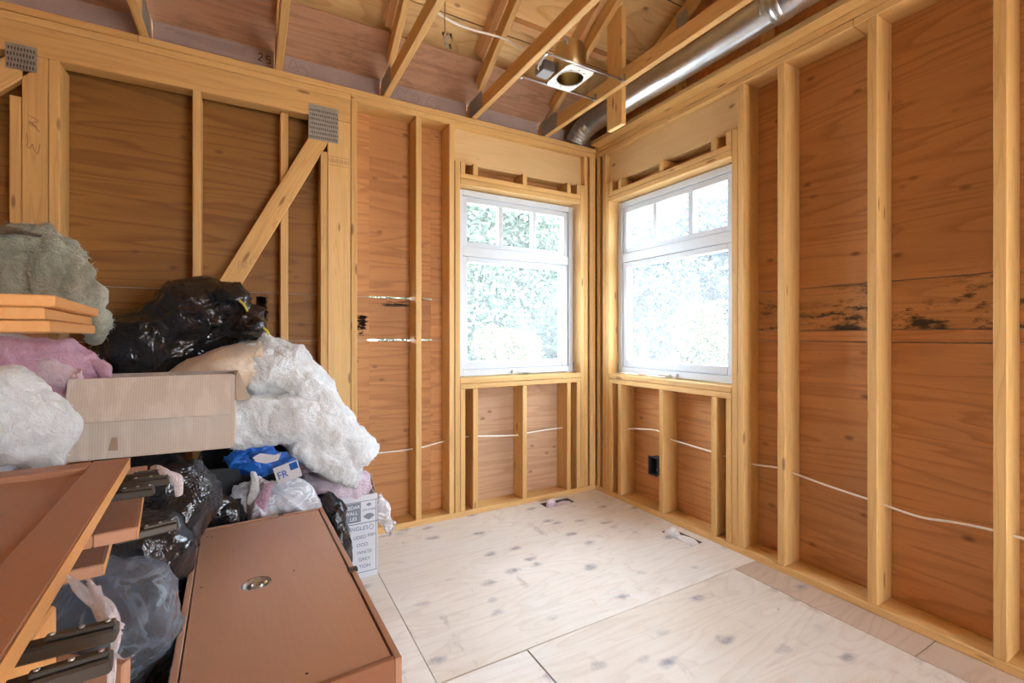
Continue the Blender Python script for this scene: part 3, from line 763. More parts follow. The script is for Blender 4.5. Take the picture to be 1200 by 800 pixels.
# eave foam board between the trusses
edges = [LEFT] + [q for x in TX for q in (x - .002, x + .040)] + [XO + .1]
for a, b in zip(edges[0::2], edges[1::2]):
    fb = blk('foam_board', ceiling, a, b, YB + .093, YB + .106, ZT + .001, ZT + .142, 'foam', 0, 0)
yf = YB + .0925
scribble('printed_lines', ceiling, [[Vector((x0, yf, ZT + z)), Vector((x1, yf, ZT + z))] for x0, x1, z in ((-.40, -.02, .118), (-.36, -.03, .108), (-.30, -.03, .098), (-.26, -.03, .088), (-.22, -.03, .078))], .0014, 'ink_faint')
scribble('printed_digits', ceiling, [S([(0, .9), (.5, 1), (.5, .55), (0, 0), (.55, 0)], .035, ZT + .075, .035, .04, yf), S([(.6, 1), (0, 1), (0, .55), (.5, .5), (.5, 0), (0, .05)], .078, ZT + .07, .03, .04, yf)], .0028, 'ink')
scribble('printed_loops', ceiling, [S([(0, .2), (.3, .9), (.6, .2), (.2, .3), (.9, .5), (1.2, .2)], .19, ZT + .05, .09, .09, yf),
        S([(math.cos(q * .5) * .5, math.sin(q * .5) * .5) for q in range(14)], 1.09, ZT + .075, .05, .06, yf), S([(math.cos(q * .5) * .5, math.sin(q * .5) * .5) for q in range(14)], 1.09, ZT + .075, .095, .1, yf),
        S([(0, .5), (.2, .9), (.45, .6), (.6, 1), (.8, .55), (1, .9), (1.1, .3), (.7, .1), (.3, .15), (0, .5)], .83, ZT + .04, .14, .1, yf)], .0014, 'ink_faint')
# gable end above the right wall
gt = thing('gable_truss', (2.479, 1.0, ZT + .037), 'gable end truss with upright studs above the wall behind the metal duct', 'roof truss')
blk('bottom_chord', gt, 2.4995, 2.537, REAR, YB + .09, ZT + .001, ZT + .088, 'stud', 1)
slope_board('top_chord', gt, 2.4605, 2.4975, 2.85, RIDGE + .07, 0, .088, 'stud')
for y in (2.10, 1.505, .90, .35):
    blk('gable_stud', gt, 2.462, 2.496, y, y + .062, ZT + .038, zc(y + .03) - .012, 'stud', 2)
blk('connector_plate', gt, 2.4598, 2.4604, 2.06, 2.15, 3.27, 3.37, 'zinc', 2, 0)
gs = [(REAR - .2, zc(RIDGE) + .21 - SL * (RIDGE - REAR + .2)), (RIDGE, zc(RIDGE) + .21), (3.7, zc(3.7) + .21), (3.7, 2.45), (3.2, 2.45), (REAR - .2, 2.45)]
mesh('gable_sheathing', [(2.576, y, z) for y, z in gs] + [(2.588, y, z) for y, z in gs], [(0, 1, 2, 3, 4, 5)[::-1], (6, 7, 8, 9, 10, 11)] + [(i, (i + 1) % 6, 6 + (i + 1) % 6, 6 + i) for i in range(6)], 'ply_wall', ceiling)
mesh('gable_sheathing', [(LEFT - .14, y, z) for y, z in gs] + [(LEFT - .15, y, z) for y, z in gs], [(0, 1, 2, 3, 4, 5), (6, 7, 8, 9, 10, 11)[::-1]] + [(i, (i + 1) % 6, 6 + (i + 1) % 6, 6 + i)[::-1] for i in range(6)], 'ply_wall', ceiling)
# brace board nailed to the last truss
hb = tag(blk('hanger_board', None, 1.9765, 2.012, 2.145, 2.282, 2.545, zc(2.2) + .02, 'stud', 2), 'wide upright board nailed to the truss in front of the metal duct', 'board')

# ------------------------------------------------------------------ services
dct = thing('metal_duct', (2.25, 2.0, ZT + .03), 'round galvanised metal duct running above the wall beside the ceiling', 'duct')
zd = 2.862
pts = [(2.25, y, zd) for y in np.linspace(REAR + .1, 2.78, 14)]
tube('duct_pipe', dct, pts, .078, 'galv', 28)
el = [(2.25, 2.775, zd)] + [(2.25, 2.78 + .19 * math.sin(a), zd - .19 * (1 - math.cos(a)) * .62) for a in np.linspace(.15, 1.25, 10)]
tube('duct_elbow', dct, el, [.080 + (.0035 if i % 2 else 0) for i in range(len(el))], 'galv', 28, smooth=False)
tube('pipe_strap', dct, [(2.25 + .0815 * math.cos(a), 1.39, zd + .0815 * math.sin(a)) for a in np.linspace(-.6, 3.74, 22)], .006, 'zinc', 6)
tube('duct_collar', dct, [(2.25, 1.30, zd), (2.25, 1.36, zd)], .0815, 'galv', 28)
lt = thing('recessed_light', (1.64, 2.215, ZT + .002), 'recessed ceiling light housing with a golden can on a white plate', 'light fixture')
pv, pf = [], []
cx, cy = 1.638, 2.218; hx, hy, R = .093, .122, .080
for z in (ZT + .004, ZT + .008):
    for k in range(32):
        a = 2 * math.pi * k / 32; pv.append((cx + R * math.cos(a), cy + R * math.sin(a), z))
    for k in range(32):
        a = 2 * math.pi * k / 32; s = 1 / max(abs(math.cos(a)) / hx, abs(math.sin(a)) / hy); pv.append((cx + s * math.cos(a), cy + s * math.sin(a), z))
for k in range(32):
    j = (k + 1) % 32; pf += [(k, j, 32 + j, 32 + k), (64 + k, 96 + k, 96 + j, 64 + j), (k, 64 + k, 64 + j, j), (32 + k, 32 + j, 96 + j, 96 + k)]
plate = mesh('mounting_plate', pv, pf, 'white_metal', lt)
sv, sf = [], []
for k in range(10):
    a = .3 + k * .62; x, y = cx + .088 * math.cos(a) * .85, cy + .098 * math.sin(a); b = len(sv)
    sv += [(x - .006, y - .003, ZT + .0036), (x + .006, y - .003, ZT + .0036), (x + .006, y + .003, ZT + .0036), (x - .006, y + .003, ZT + .0036)]; sf.append((b, b + 1, b + 2, b + 3))
o_ = mesh('plate_slots', sv, sf, 'zinc_dark', plate); o_['kind'] = 'stuff'
lathe('light_can', lt, [(.079, 0), (.094, .012), (.096, .15), (.088, .18), (.06, .20), (0, .205)], 'brass', 28, Matrix.Translation((cx, cy, ZT + .008)))
lathe('trim_ring', lt, [(.080, -.004), (.085, -.006), (.086, -.001)], 'white_metal', 28, Matrix.Translation((cx, cy, ZT + .004)))
blk('junction_box', lt, 1.452, 1.535, 2.22, 2.31, ZT + .012, ZT + .075, 'duct_dark', None, .004)
for y in (2.088, 2.348): tube('bar_hanger', lt, [(1.374, y, ZT + .012), (1.936, y, ZT + .012)], .006, 'galv', 8); 
for x, y in ((1.380, 2.088), (1.380, 2.348), (1.925, 2.088), (1.925, 2.348)): blk('hanger_foot', lt, x, x + .011, y - .012, y + .012, ZT + .002, ZT + .045, 'galv', 2, .001)
for k, off in enumerate((0, .018, .036)):
    tube('flex_conduit', lt, catmull([(1.50, 2.30 - off, ZT + .05), (1.43 + off, 2.24, ZT + .03 + off), (1.45, 2.14, ZT + .10), (1.53, 2.13, ZT + .17), (1.60, 2.17 + off, ZT + .13)], 8), .005, 'cable_grey', 7)
# white cable draped across the bays
cc = tube('ceiling_cable', None, catmull([onX(500, -4, .80), onX(515, 16, .86), onX(545, 32, 1.02), onX(590, 45, 1.25), onX(612, 57, 1.333)], 10), .006, 'cable', 8)
cc.name = 'ceiling_cable'; tag(cc, 'white electrical cable slung between two roof trusses', 'cable')
hw = thing('hanging_wire', (.86, 2.16, 2.68), 'thin bare wire hanging from the roof with a knot of wire nuts', 'wire')
tube('wire', hw, [P(521.5, -6, 2.3), P(521, 20, 2.3), P(521.5, 40, 2.3)], .0025, 'bark', 6)
for k, (dx, dz) in enumerate(((0, 0), (5, 4), (9, 2), (3, 12), (8, 14), (2, 6))):
    a = P(519 + dx, 38 + dz, 2.3); tube('wire_nut', hw, [a, a + Vector((.006, 0, -.02))], [.007, .004], 'galv' if k % 2 else 'leaf', 8)
tube('wire_loop', hw, catmull([P(519, 45, 2.3), P(524, 37, 2.3), P(530, 44, 2.3), P(528, 52, 2.3), P(521, 53, 2.3)], 6), .003, 'brass', 6)

def cable_run(w, label, pts, d=.07, mat='cable'):
    q = [onX(x, y, XR + d) if w == 'r' else onY(x, y, YB + d) for x, y in pts]
    o = tube('wall_cable', None, catmull(q, 8), .0052, mat, 8); return tag(o, label, 'cable')
cable_run('b', 'white cable running through the studs beside the window with the yellow-green shrub', [(412, 533), (420, 532.5), (450, 530), (480, 526.5), (494, 524), (520, 517), (545, 512), (560, 511), (603, 510), (618, 507), (650, 502), (668, 500)])
cable_run('r', 'white cable running through the studs above the black outlet box', [(729, 502), (750, 502.5), (772, 505), (785, 514), (810, 522), (833, 529), (845, 533), (880, 543), (911, 548), (926, 553), (970, 569), (1015, 584), (1035, 591), (1060, 600), (1085, 607), (1120, 612), (1163, 621), (1200, 631), (1260, 645)])
ob = thing('outlet_box', (XR + .04, 2.33, .28), 'black plastic outlet box nailed to a cripple stud under the window', 'outlet box')
x0, x1 = XR - .012, XR + .06; ya, yb_ = 2.281, 2.352; za, zb = .283, .402
blk('back_panel', ob, x1 - .003, x1, ya, yb_, za, zb, 'black_box', 2, .001)
for q in ((ya, ya + .004), (yb_ - .004, yb_)): blk('side_panel', ob, x0, x1 - .003, q[0], q[1], za, zb, 'black_box', 2, .001)
for q in ((za, za + .004), (zb - .004, zb)): blk('end_panel', ob, x0, x1 - .003, ya + .004, yb_ - .004, q[0], q[1], 'black_box', 1, .001)
for q in ((za - .006, za), (zb, zb + .006)): blk('flange', ob, x0, x0 + .004, ya - .004, yb_ + .014, q[0], q[1], 'black_box', 1, .001)
blk('flange', ob, x0, x0 + .004, yb_, yb_ + .014, za, zb, 'black_box', 2, .001)
tube('wire_tail', ob, catmull([(XR + .05, 2.33, .37), (XR + .02, 2.31, .375), (XR + .03, 2.30, .34), (XR + .02, 2.32, .31)], 6), .002, 'cable', 6)

# floor register openings with a duct boot and rags stuffed in
def register(h, label, raglabel, seed):
    x0, x1, y0, y1 = h
    t = thing('floor_register', ((x0 + x1) / 2, (y0 + y1) / 2, -.15), label, 'duct opening')
    for a in ((x0, x0 + .002, y0, y1), (x1 - .002, x1, y0, y1), (x0 + .002, x1 - .002, y0, y0 + .002), (x0 + .002, x1 - .002, y1 - .002, y1)): blk('boot_side', t, *a, -.15, -.001, 'duct_dark', None, 0)
    blk('boot_base', t, x0, x1, y0, y1, -.153, -.1505, 'duct_dark', None, 0)
    lx, ly = x1 - x0, y1 - y0
    if lx > ly: c1, c2 = (x0 + lx * .24, (y0 + y1) / 2 - .01, .005), (x0 + lx * .68, (y0 + y1) / 2, -.022); r1, r2 = (.058, .046, .055), (.095, .047, .035)
    else: c1, c2 = ((x0 + x1) / 2, y1 - ly * .2, -.005), ((x0 + x1) / 2, y0 + ly * .34, -.012); r1, r2 = (.046, .05, .045), (.048, .10, .032)
    r = thing('rag', (c2[0], c2[1], -.15), raglabel, 'rag')
    soft('rag_bundle', r, [(c1, r1, 20)], 'bag_white' if seed > 3 else 'fg_lilac', 4, seed, .022, .06)
    soft('rag_tail', r, [(c2, r2, 0)], 'bag_white' if seed > 3 else 'fg_lilac', 4, seed + 1, .018, .05)
register(VENTS[0], 'open floor duct hole beside the wall under the window with the yellow-green shrub', 'crumpled pale rag standing up out of the floor duct hole', 2)
register(VENTS[1], 'open floor duct hole in the plywood under the window above the outlet box', 'white plastic rag lying flat in the floor duct hole below the outlet box', 5)
# ------------------------------------------------------------------ the pile: supports first
GB = 'stuffed rubbish bags in the heap'
def bag(label, lumps, mat='bag_black', seed=1, wr=.045, lam=.15, floor=None, tie=None, level=5, knot=None, group=None, name='rubbish_bag', cat='rubbish bag'):
    c = lumps[0][0]; zmin = min(l[0][2] - l[1][2] for l in lumps) if floor is None else floor
    t = thing(name, (c[0], c[1], zmin), label, cat, group)
    soft('liner', t, lumps, mat, level, seed, wr, lam, floor=floor, knot=knot, post=beside_cabinet)
    return t
zc_ = .50
FR = P(372, 595, (CAM_H - zc_) * FPX / (595 - HORIZON)); FL = P(222, 622, (CAM_H - zc_) * FPX / (622 - HORIZON)); NR = P(471, 769, (CAM_H - zc_) * FPX / (769 - HORIZON))
ux = (FR - FL); ux.z = 0; wdt = ux.length; ux.normalize(); uy = Vector((-ux.y, ux.x, 0)); lng = (FR - NR).length
org = NR - ux * wdt                    # near left corner
def beside_cabinet(v):
    """keep a bag out of the flat cabinet's body"""
    d = v[:, :2] - np.array(org.xy); u = d @ np.array(ux.xy); w = d @ np.array(uy.xy); z = v[:, 2]
    hit = (z < zc_ + .004) & (u > -.006) & (w < lng + .006); side = hit & (u < .12); far = hit & ~side
    v[side, :2] -= (u[side] + .006)[:, None] * np.array(ux.xy); v[far, :2] += (lng + .006 - w[far])[:, None] * np.array(uy.xy)
    return v
# wrapped insulation bundle that carries the stacked boards and the mineral wool
wrap = bag('white plastic wrapped insulation bundle under the stacked orange boards', [((-.93, 1.22, .60), (.33, .38, .62), 0), ((-.90, 1.25, 1.0), (.25, .32, .26), 0)],
           'bag_white', 11, .025, .2, 0, name='insulation_bundle', cat='insulation')
back_bag = bag('black bin bag at the bottom of the heap against the back wall', [((-.43, 2.58, .44), (.19, .27, .44), 0), ((-.42, 2.56, .66), (.16, .22, .18), 0)], 'bag_black', 12, .025, .2, 0)
left_bag = bag('white plastic wrapped batts under the mineral wool against the back wall', [((-1.04, 2.50, .55), (.30, .33, .60), 0), ((-.82, 2.30, 1.03), (.30, .23, .262), 0)], 'bag_white', 13, .03, .16, 0, name='insulation_bundle', cat='insulation')
b1 = bag('shiny black bin bag wedged under the brown cardboard box', [((-.38, 2.06, .42), (.20, .14, .42), 0), ((-.25, 2.04, .67), (.19, .15, .17), 10), ((-.24, 1.97, .56), (.10, .12, .18), 0)], 'bag_black', 3, .04, .17, 0, knot=((-.34, 1.88, .80), .7, .042, 7))
b2 = bag('small black bin bag bulging between the hinges and the flat cabinet', [((-.39, 1.76, .36), (.19, .16, .36), 0), ((-.28, 1.77, .57), (.14, .16, .16), 0)], 'bag_black', 4, .04, .17, 0, knot=((-.40, 1.62, .74), .7, .040, 7))
b3 = bag('smoky see-through bin liner slumped beside the flat cabinet', [((-.35, 1.44, .35), (.18, .20, .36), 0), ((-.27, 1.45, .55), (.14, .20, .16), 0)], 'bag_smoke', 5, .05, .15, 0, knot=((-.42, 1.40, .80), .7, .032, 7))
soft('contents', b3, [((-.39, 1.44, .28), (.10, .12, .26), 0), ((-.33, 1.46, .48), (.07, .11, .10), 0)], 'bag_black', 4, 6, .03, .1)
b6 = bag('dull black bin bag at the foot of the smoky see-through liner', [((-.33, 1.13, .30), (.16, .16, .36), 0), ((-.27, 1.13, .48), (.12, .14, .15), 0)], 'bag_black', 10, .04, .15, 0, knot=((-.25, 1.0, .66), .7, .045, 8))
b4 = bag('black bin bag squeezed between the flat cabinet and the printed carton', [((.368, 2.31, .21), (.068, .10, .22), 0), ((.345, 2.33, .39), (.062, .085, .09), 0), ((.30, 2.33, .46), (.05, .06, .05), 0)], 'bag_black', 8, .022, .11, 0, knot=((.28, 2.30, .54), .7, .018, 8))
b5 = bag('flattened black bin bag between the flat cabinet and the black tote', [((-.15, 2.285, .28), (.14, .09, .28), 0), ((-.19, 2.27, .52), (.11, .075, .10), 0), ((-.08, 2.275, .47), (.10, .075, .11), 0)], 'bag_black', 9, .035, .13, 0, knot=((-.02, 2.22, .62), .6, .045, 8))

# ------------------------------------------------------------------ flat cabinet lying on the floor
cab = thing('kitchen_cabinet', (*(org + ux * wdt / 2 + uy * lng / 2).xy, 0), 'reddish brown kitchen cabinet lying flat with a round metal bearing in it', 'cabinet')
def cpt(u, v, z): return org + ux * u + uy * v + Vector((0, 0, z - org.z))
def cbox(name, parent, u0, u1, v0, v1, z0, z1, mat, along='v', bev=.0015):
    if along == 'v': return bar(name, parent, cpt((u0 + u1) / 2, v0, (z0 + z1) / 2), cpt((u0 + u1) / 2, v1, (z0 + z1) / 2), u1 - u0, z1 - z0, ux, mat, bev)
    return bar(name, parent, cpt(u0, (v0 + v1) / 2, (z0 + z1) / 2), cpt(u1, (v0 + v1) / 2, (z0 + z1) / 2), v1 - v0, z1 - z0, uy, mat, bev)
T_ = .016
for u0, u1 in ((0, T_), (wdt - T_, wdt)): cbox('side_panel', cab, u0, u1, 0, lng, .001, zc_, 'cab', 'v')
cbox('end_panel', cab, T_ + .0005, wdt - T_ - .0005, 0, T_, .001, zc_, 'cab_dark', 'u'); cbox('end_panel', cab, T_ + .0005, wdt - T_ - .0005, lng - T_, lng, .001, zc_, 'cab', 'u')
# back board set a little below the rim, with a round cut-out
rc = Vector((.185, .0)); hole_c = None
bp = P(300, 682, (CAM_H - zc_) * FPX / (682 - HORIZON)) - org; hu, hv = bp.dot(ux), bp.dot(uy); HR = .042
def holed(name, parent, u0, u1, v0, v1, z0, z1, hu, hv, r, mat):
    v, f = [], []; N = 40
    for z in (z1, z0):
        for k in range(N): a = 2 * math.pi * k / N; v.append(cpt(hu + r * math.cos(a), hv + r * math.sin(a), z))
        for k in range(N):
            a = 2 * math.pi * k / N; c, s = math.cos(a), math.sin(a); t = []
            if c > 1e-9: t.append((u1 - hu) / c)
            if c < -1e-9: t.append((u0 - hu) / c)
            if s > 1e-9: t.append((v1 - hv) / s)
            if s < -1e-9: t.append((v0 - hv) / s)
            t = min(t); v.append(cpt(hu + t * c, hv + t * s, z))
        for u_, v_ in ((u1, v1), (u0, v1), (u0, v0), (u1, v0)): v.append(cpt(u_, v_, z))
    K = 2 * N + 4
    ang = [math.atan2(b - hv, a - hu) % (2 * math.pi) for a, b in ((u1, v1), (u0, v1), (u0, v0), (u1, v0))]
    for k in range(N):
        j = (k + 1) % N; f += [(k, N + k, N + j, j), (K + k, K + j, K + N + j, K + N + k), (k, j, K + j, K + k)]
        a0 = 2 * math.pi * k / N; a1 = 2 * math.pi * (k + 1) / N
        for q, a in enumerate(ang):
            if a0 < a < a1: f += [(N + k, 2 * N + q, N + j)]
    me = bpy.data.meshes.new(name); o = cpt((u0 + u1) / 2, (v0 + v1) / 2, z1)
    R = Matrix((uy, -ux, Vector((0, 0, 1)))).transposed()
    me.from_pydata([tuple(R.transposed() @ (x - o)) for x in v], [], f); me.update(); ob_ = link(name, me, mat)
    ob_.matrix_basis = Matrix.Translation(o) @ R.to_4x4(); ob_.parent = parent; ob_.matrix_parent_inverse = parent_world(parent).inverted(); return ob_
bk = holed('back_board', cab, T_ + .004, wdt - T_ - .004, T_ + .004, lng - T_ - .004, zc_ - .016, zc_ - .003, hu, hv, HR, 'cab')
mtx = Matrix.Translation(cpt(hu, hv, zc_ - .012))
brg = lathe('turntable_bearing', cab, [(.0415, .004), (.041, .007), (.034, .006), (.031, .001), (.018, .0), (.017, .004), (.012, .005), (.011, .001), (0, .0005)], 'galv', 36, mtx)
lathe('bearing_rivet', brg, [(.008, .001), (.007, .006), (0, .007)], 'brass', 14, mtx @ Matrix.Translation((.024, .008, 0)))
for k in range(6):
    a = k * 1.05; p = cpt(hu + .0365 * math.cos(a), hv + .0365 * math.sin(a), zc_ - .0045); lathe('screw_hole', brg, [(.003, .0008), (0, .001)], 'zinc_dark', 10, Matrix.Translation(p))
for u, v in ((.04, lng - .09), (.055, lng - .1), (.05, .10), (.26, .06), (wdt * .63, lng * .52), (.04, lng * .55)):
    lathe('screw_hole', cab, [(.0035, .0004), (0, .0006)], 'dark', 10, Matrix.Translation(cpt(u, v, zc_ - .003)))
cbox('metal_clip', cab, wdt - T_ - .006, wdt + .006, lng * .42, lng * .42 + .022, zc_ - .004, zc_ + .006, 'hinge', 'v')
cbox('metal_clip', cab, wdt * .62, wdt * .62 + .02, lng - .012, lng + .003, zc_ - .002, zc_ + .006, 'hinge', 'u')

# ------------------------------------------------------------------ doors stacked on an upright carcass
def door(label, z, a, b, width, rail=.062, hinges=(), mat='cab', th=.019, group=None, cen=True):
    """frame-and-panel door lying flat; a->b is its long edge on the open side (far to near), body to the left of it"""
    a = Vector((a[0], a[1], z)); b = Vector((b[0], b[1], z)); d = (b - a).normalized(); L = (b - a).length; s = Vector((d.y, -d.x, 0))
    if s.x > 0: s = -s
    t = thing('loose_door_leaf', (*((a + b) / 2 + s * width / 2).xy, z), label, 'cabinet door', group)
    p = lambda l, w, h=0: a + d * l + s * w + Vector((0, 0, h))
    for w0 in (0, width - rail): bar('stile', t, p(0, w0 + rail / 2, th / 2), p(L, w0 + rail / 2, th / 2), rail, th, s, mat, .002)
    for l0 in (0, L - rail): bar('rail', t, p(l0 + rail / 2, rail + .0003, th / 2), p(l0 + rail / 2, width - rail - .0003, th / 2), rail - .0006, th, d, mat, .002)
    bar('door_panel', t, p(rail + .0003, width / 2, th * .32), p(L - rail - .0003, width / 2, th * .32), width - 2 * rail - .0006, th * .4, s, mat, .0005)
    e0, e1 = p(.001, -.0006, th / 2), p(L - .001, -.0006, th / 2)
    bar('edge_band', t, e0, e1, th * .96, .001, (0, 0, 1), 'cab_edge', 0)
    for (l, h, ang, ln) in hinges:
        hg = lathe('hinge_cup', t, [(.0175, 0), (.0175, -.003), (0, -.003)], 'hinge', 20, Matrix.Translation(p(l, .022, -.0005)))
        q0 = p(l, .03, h); dirv = (-s * math.cos(ang) + d * math.sin(ang)); q1 = q0 + dirv * ln
        bar('hinge_arm', hg, q0, q1, .017, .012, d, 'hinge', .002)
        bar('hinge_plate', hg, q0 + dirv * ln * .45 + Vector((0, 0, .008)), q0 + dirv * ln * .98 + Vector((0, 0, .008)), .008, .004, d, 'hinge', .001)
        for k in (.5, .72, .92): lathe('hinge_screw', hg, [(.002, 0), (.002, .001), (0, .0014)], 'galv', 10, Matrix.Translation(q0 + dirv * ln * k + Vector((0, 0, .0101))))
    return t
z1d = 1.011
car = thing('cabinet_carcass', (-.46, .30, 0), 'orange-edged upright cabinet carcass under the top cabinet door', 'cabinet')
cx0, cx1, cy0, cy1 = -.75, -.195, -.12, .722
blk('side_panel', car, cx1 - .016, cx1, cy0, cy1, .001, z1d - .070, 'cab_edge', 2); blk('side_panel', car, cx0, cx0 + .016, cy0, cy1, .001, z1d - .070, 'cab', 2)
blk('top_panel', car, cx0 + .0165, cx1 - .0165, cy0, cy1, z1d - .086, z1d - .070, 'cab', 1); blk('bottom_panel', car, cx0 + .0165, cx1 - .0165, cy0, cy1, .05, .066, 'cab', 1)
blk('back_board', car, cx0 + .0165, cx1 - .0165, cy0, cy0 + .012, .067, z1d - .087, 'cab_dark', 0); blk('shelf', car, cx0 + .0165, cx1 - .0165, cy0 + .013, cy1 - .03, .48, .496, 'cab', 0)
DG = 'cabinet doors stacked on the carcass'
d1a = P(152, 535.5, (CAM_H - 1.03) * FPX / (535.5 - HORIZON)); d1b = P(0, 775, (CAM_H - 1.03) * FPX / (775 - HORIZON)); dd = (d1b - d1a).normalized()
door('topmost cabinet door of the stack beside the cardboard box, panel side up', z1d, d1a, d1a + dd * .86, .46, .05, [(.018, -.014, .08, .085), (.065, -.014, .08, .092), (.125, -.014, .05, .075), (.555, -.014, .05, .083), (.605, -.016, -.05, .085)], group=DG)
d2a = P(172, 545, (CAM_H - .964) * FPX / (545 - HORIZON)); d2b = P(161, 617, (CAM_H - .964) * FPX / (617 - HORIZON))
door('cabinet door with open hinges poking out, second in the stack', .945, d2a, d2b, .42, .05, [(.355, -.012, -.2, .08)], group=DG)
d3a = P(130, 628, (CAM_H - .90) * FPX / (628 - HORIZON)); d3b = P(121, 660, (CAM_H - .90) * FPX / (660 - HORIZON)); d3v = (d3b - d3a).normalized()
door('lowest cabinet door of the stack resting on the carcass', .881 + .0, d3b - d3v * .5, d3b, .36, .05, [], group=DG)
# boards with paper at eye height
DT = 'orange-edged doors stacked by the mineral wool'
za = 1.2535
bs = [(P(113, 370, 1.07), 0.0), (P(107, 370, 1.06), .018), (P(109, 370, 1.065), .036)]
for k, (pt, dz) in enumerate(((P(109, 370, 1.065), 0), (P(105, 370, 1.06), .0195), (P(113, 370, 1.07), .039))):
    o = bar('laminated_board', None, (pt.x - .21, pt.y, za + dz + .0095), (pt.x - .21 + .05, pt.y - .46, za + dz + .0095), .42, .0185, (1, 0, 0), 'cab_edge', .002)
    tag(o, ('bottom', 'middle', 'top')[k] + ' one of three orange cabinet panels stacked in front of the mineral wool', 'panel', DT)
for k, (w_, l_, zz) in enumerate(((.25, .3, za + .0580), (.18, .26, za + .0625))):
    o = bar('paper_sheet', None, (-.52 + .02 * k, 1.36 - .03 * k, zz + .002), (-.50, 1.36 - l_, zz + .002), w_, .0035, (1, 0, 0), 'paper', 0)
    tag(o, ('wide', 'narrow')[k] + ' white sheet lying on the stacked orange panels', 'paper')

# ------------------------------------------------------------------ insulation
rw = thing('mineral_wool_batt', (-.82, 2.38, 1.17), 'grey-green mineral wool batt with torn edges on top of the heap', 'insulation')
ctr = P(30, 322, 1.72)
def torn(v):
    n = fbm(v / .11, 71, 3); w = np.clip((v[:, 0] + .56) / .12, 0, 1); v[:, 0] += w * n * .03; return v
rwm = batt('wool_slab', rw, [P(-120, 330, 1.62), P(-40, 326, 1.66), P(30, 322, 1.72), P(78, 330, 1.76), P(108, 352, 1.80)], Vector((-.06, .10, .36)), .17, 'rock', 21, .034, .07, 96, 80, .45, (1.0, .8), mid=(.016, .045))
tp = [P(-120, 276, 1.58), P(-40, 272, 1.61), P(10, 270, 1.64), P(42, 274, 1.66)]
batt('brown_face', rw, tp, Vector((.05, .12, .0)), .016, 'rock_top', 22, .006, .04, 40, 24)
fuzz('loose_fibers', rwm, 2600, .016, .0016, 'rock', 3)
pk = thing('pink_insulation', (-.6, 2.1, 1.05), 'pink fibreglass batt behind the cardboard box', 'insulation')
pm = batt('batt', pk, [P(-60, 452, 1.38), P(20, 440, 1.50), P(75, 446, 1.56), P(100, 462, 1.60)], Vector((-.05, .06, .24)), .20, 'fg_pink', 23, .025, .06, 60, 48, .6, (1, .75))
batt('batt_fold', pk, [P(84, 442, 1.55), P(98, 424, 1.60), P(118, 428, 1.60), P(122, 444, 1.58)], Vector((-.04, .14, .0)), .028, 'fg_pink', 24, .008, .03, 40, 24)
batt('batt_flap', pk, [P(-40, 408, 1.42), P(30, 415, 1.50), P(70, 432, 1.52), P(95, 440, 1.53)], Vector((-.04, .16, .05)), .06, 'fg_lilac', 25, .014, .04, 48, 30)
fuzz('loose_fibers', pm, 1400, .016, .0012, 'fg_pink', 4)
ww = thing('white_insulation', (-.6, 1.6, .86), 'white fibreglass batt at the side of the cardboard box by the panel door', 'insulation')
wm = batt('batt', ww, [P(-110, 500, 1.05), P(-30, 497, 1.16), P(25, 505, 1.25), P(60, 522, 1.33)], Vector((0, .08, .21)), .15, 'fg_white', 26, .02, .06, 60, 44, .55, (1, .8))
batt('batt_fold', ww, [P(-60, 462, 1.10), P(-5, 458, 1.20), P(18, 480, 1.24)], Vector((0, .12, .04)), .10, 'fg_white', 27, .015, .05, 40, 30)
fuzz('loose_fibers', wm, 900, .009, .0007, 'fg_white', 5)
# long fibreglass roll slumping down along the wall
rl = thing('fiberglass_roll', (.1, 2.62, .46), 'long white fibreglass roll with beige facing slumping down along the back wall', 'insulation')
batt('faced_roll', rl, [P(165, 490, 1.98), P(208, 464, 2.03), P(258, 438, 2.10), P(314, 426, 2.22)], Vector((0, .28, .0)), .23, 'kraft', 28, .012, .15, 50, 44, .95)
m1 = batt('fluffy_end', rl, [P(288, 434, 2.22), P(318, 428, 2.27), P(346, 444, 2.31), P(366, 476, 2.34), P(376, 510, 2.35)], Vector((0, .38, .02)), .27, 'fg_white', 29, .026, .10, 90, 72, .85, mid=(.014, .06))
m2 = batt('lower_batt', rl, [P(262, 494, 2.12), P(310, 484, 2.20), P(358, 490, 2.28), P(394, 515, 2.37), P(413, 545, 2.42)], Vector((0, .38, .03)), .26, 'fg_white', 30, .026, .10, 100, 72, .75, (1, .75), mid=(.014, .06))
m3 = batt('hanging_tongue', rl, [P(340, 515, 2.22), P(372, 530, 2.27), P(400, 545, 2.34), P(419, 552, 2.39)], Vector((0, .26, .05)), .12, 'fg_white', 31, .022, .07, 70, 56, .7, (1, .75), mid=(.012, .05))
for k, q in enumerate((m1, m2, m3)): fuzz('loose_fibers', q, 1500, .014, .0008, 'fg_white', 6 + k)
# big tied black bag on top
bb = thing('rubbish_bag', (-.27, 2.55, 1.0), 'big black bin bag with a yellow drawstring on top of the heap', 'rubbish bag')
q = lambda x, y, f_: tuple(P(x, y, f_))
soft('liner', bb, [(q(215, 386, 2.20), (.32, .22, .20), -6), (q(236, 354, 2.20), (.23, .2, .19), 0), (q(163, 410, 2.12), (.21, .19, .17), 0), (q(270, 352, 2.16), (.13, .12, .11), 0), (q(288, 376, 2.17), (.09, .09, .08), 0)],
     'bag_black', 6, 41, .050, .20, k=.03, knot=(q(292, 368, 2.06), 1.2, .055, 6))
soft('tied_neck', bb, [(q(292, 377, 2.08), (.05, .05, .05), 0), (q(300, 382, 2.06), (.035, .05, .035), 0)], 'bag_black', 4, 42, .03, .05)
tube('drawstring', bb, catmull([q(281, 352, 2.02), q(286, 357, 2.0), q(290, 364, 1.99)], 6), .005, 'yellow', 6)
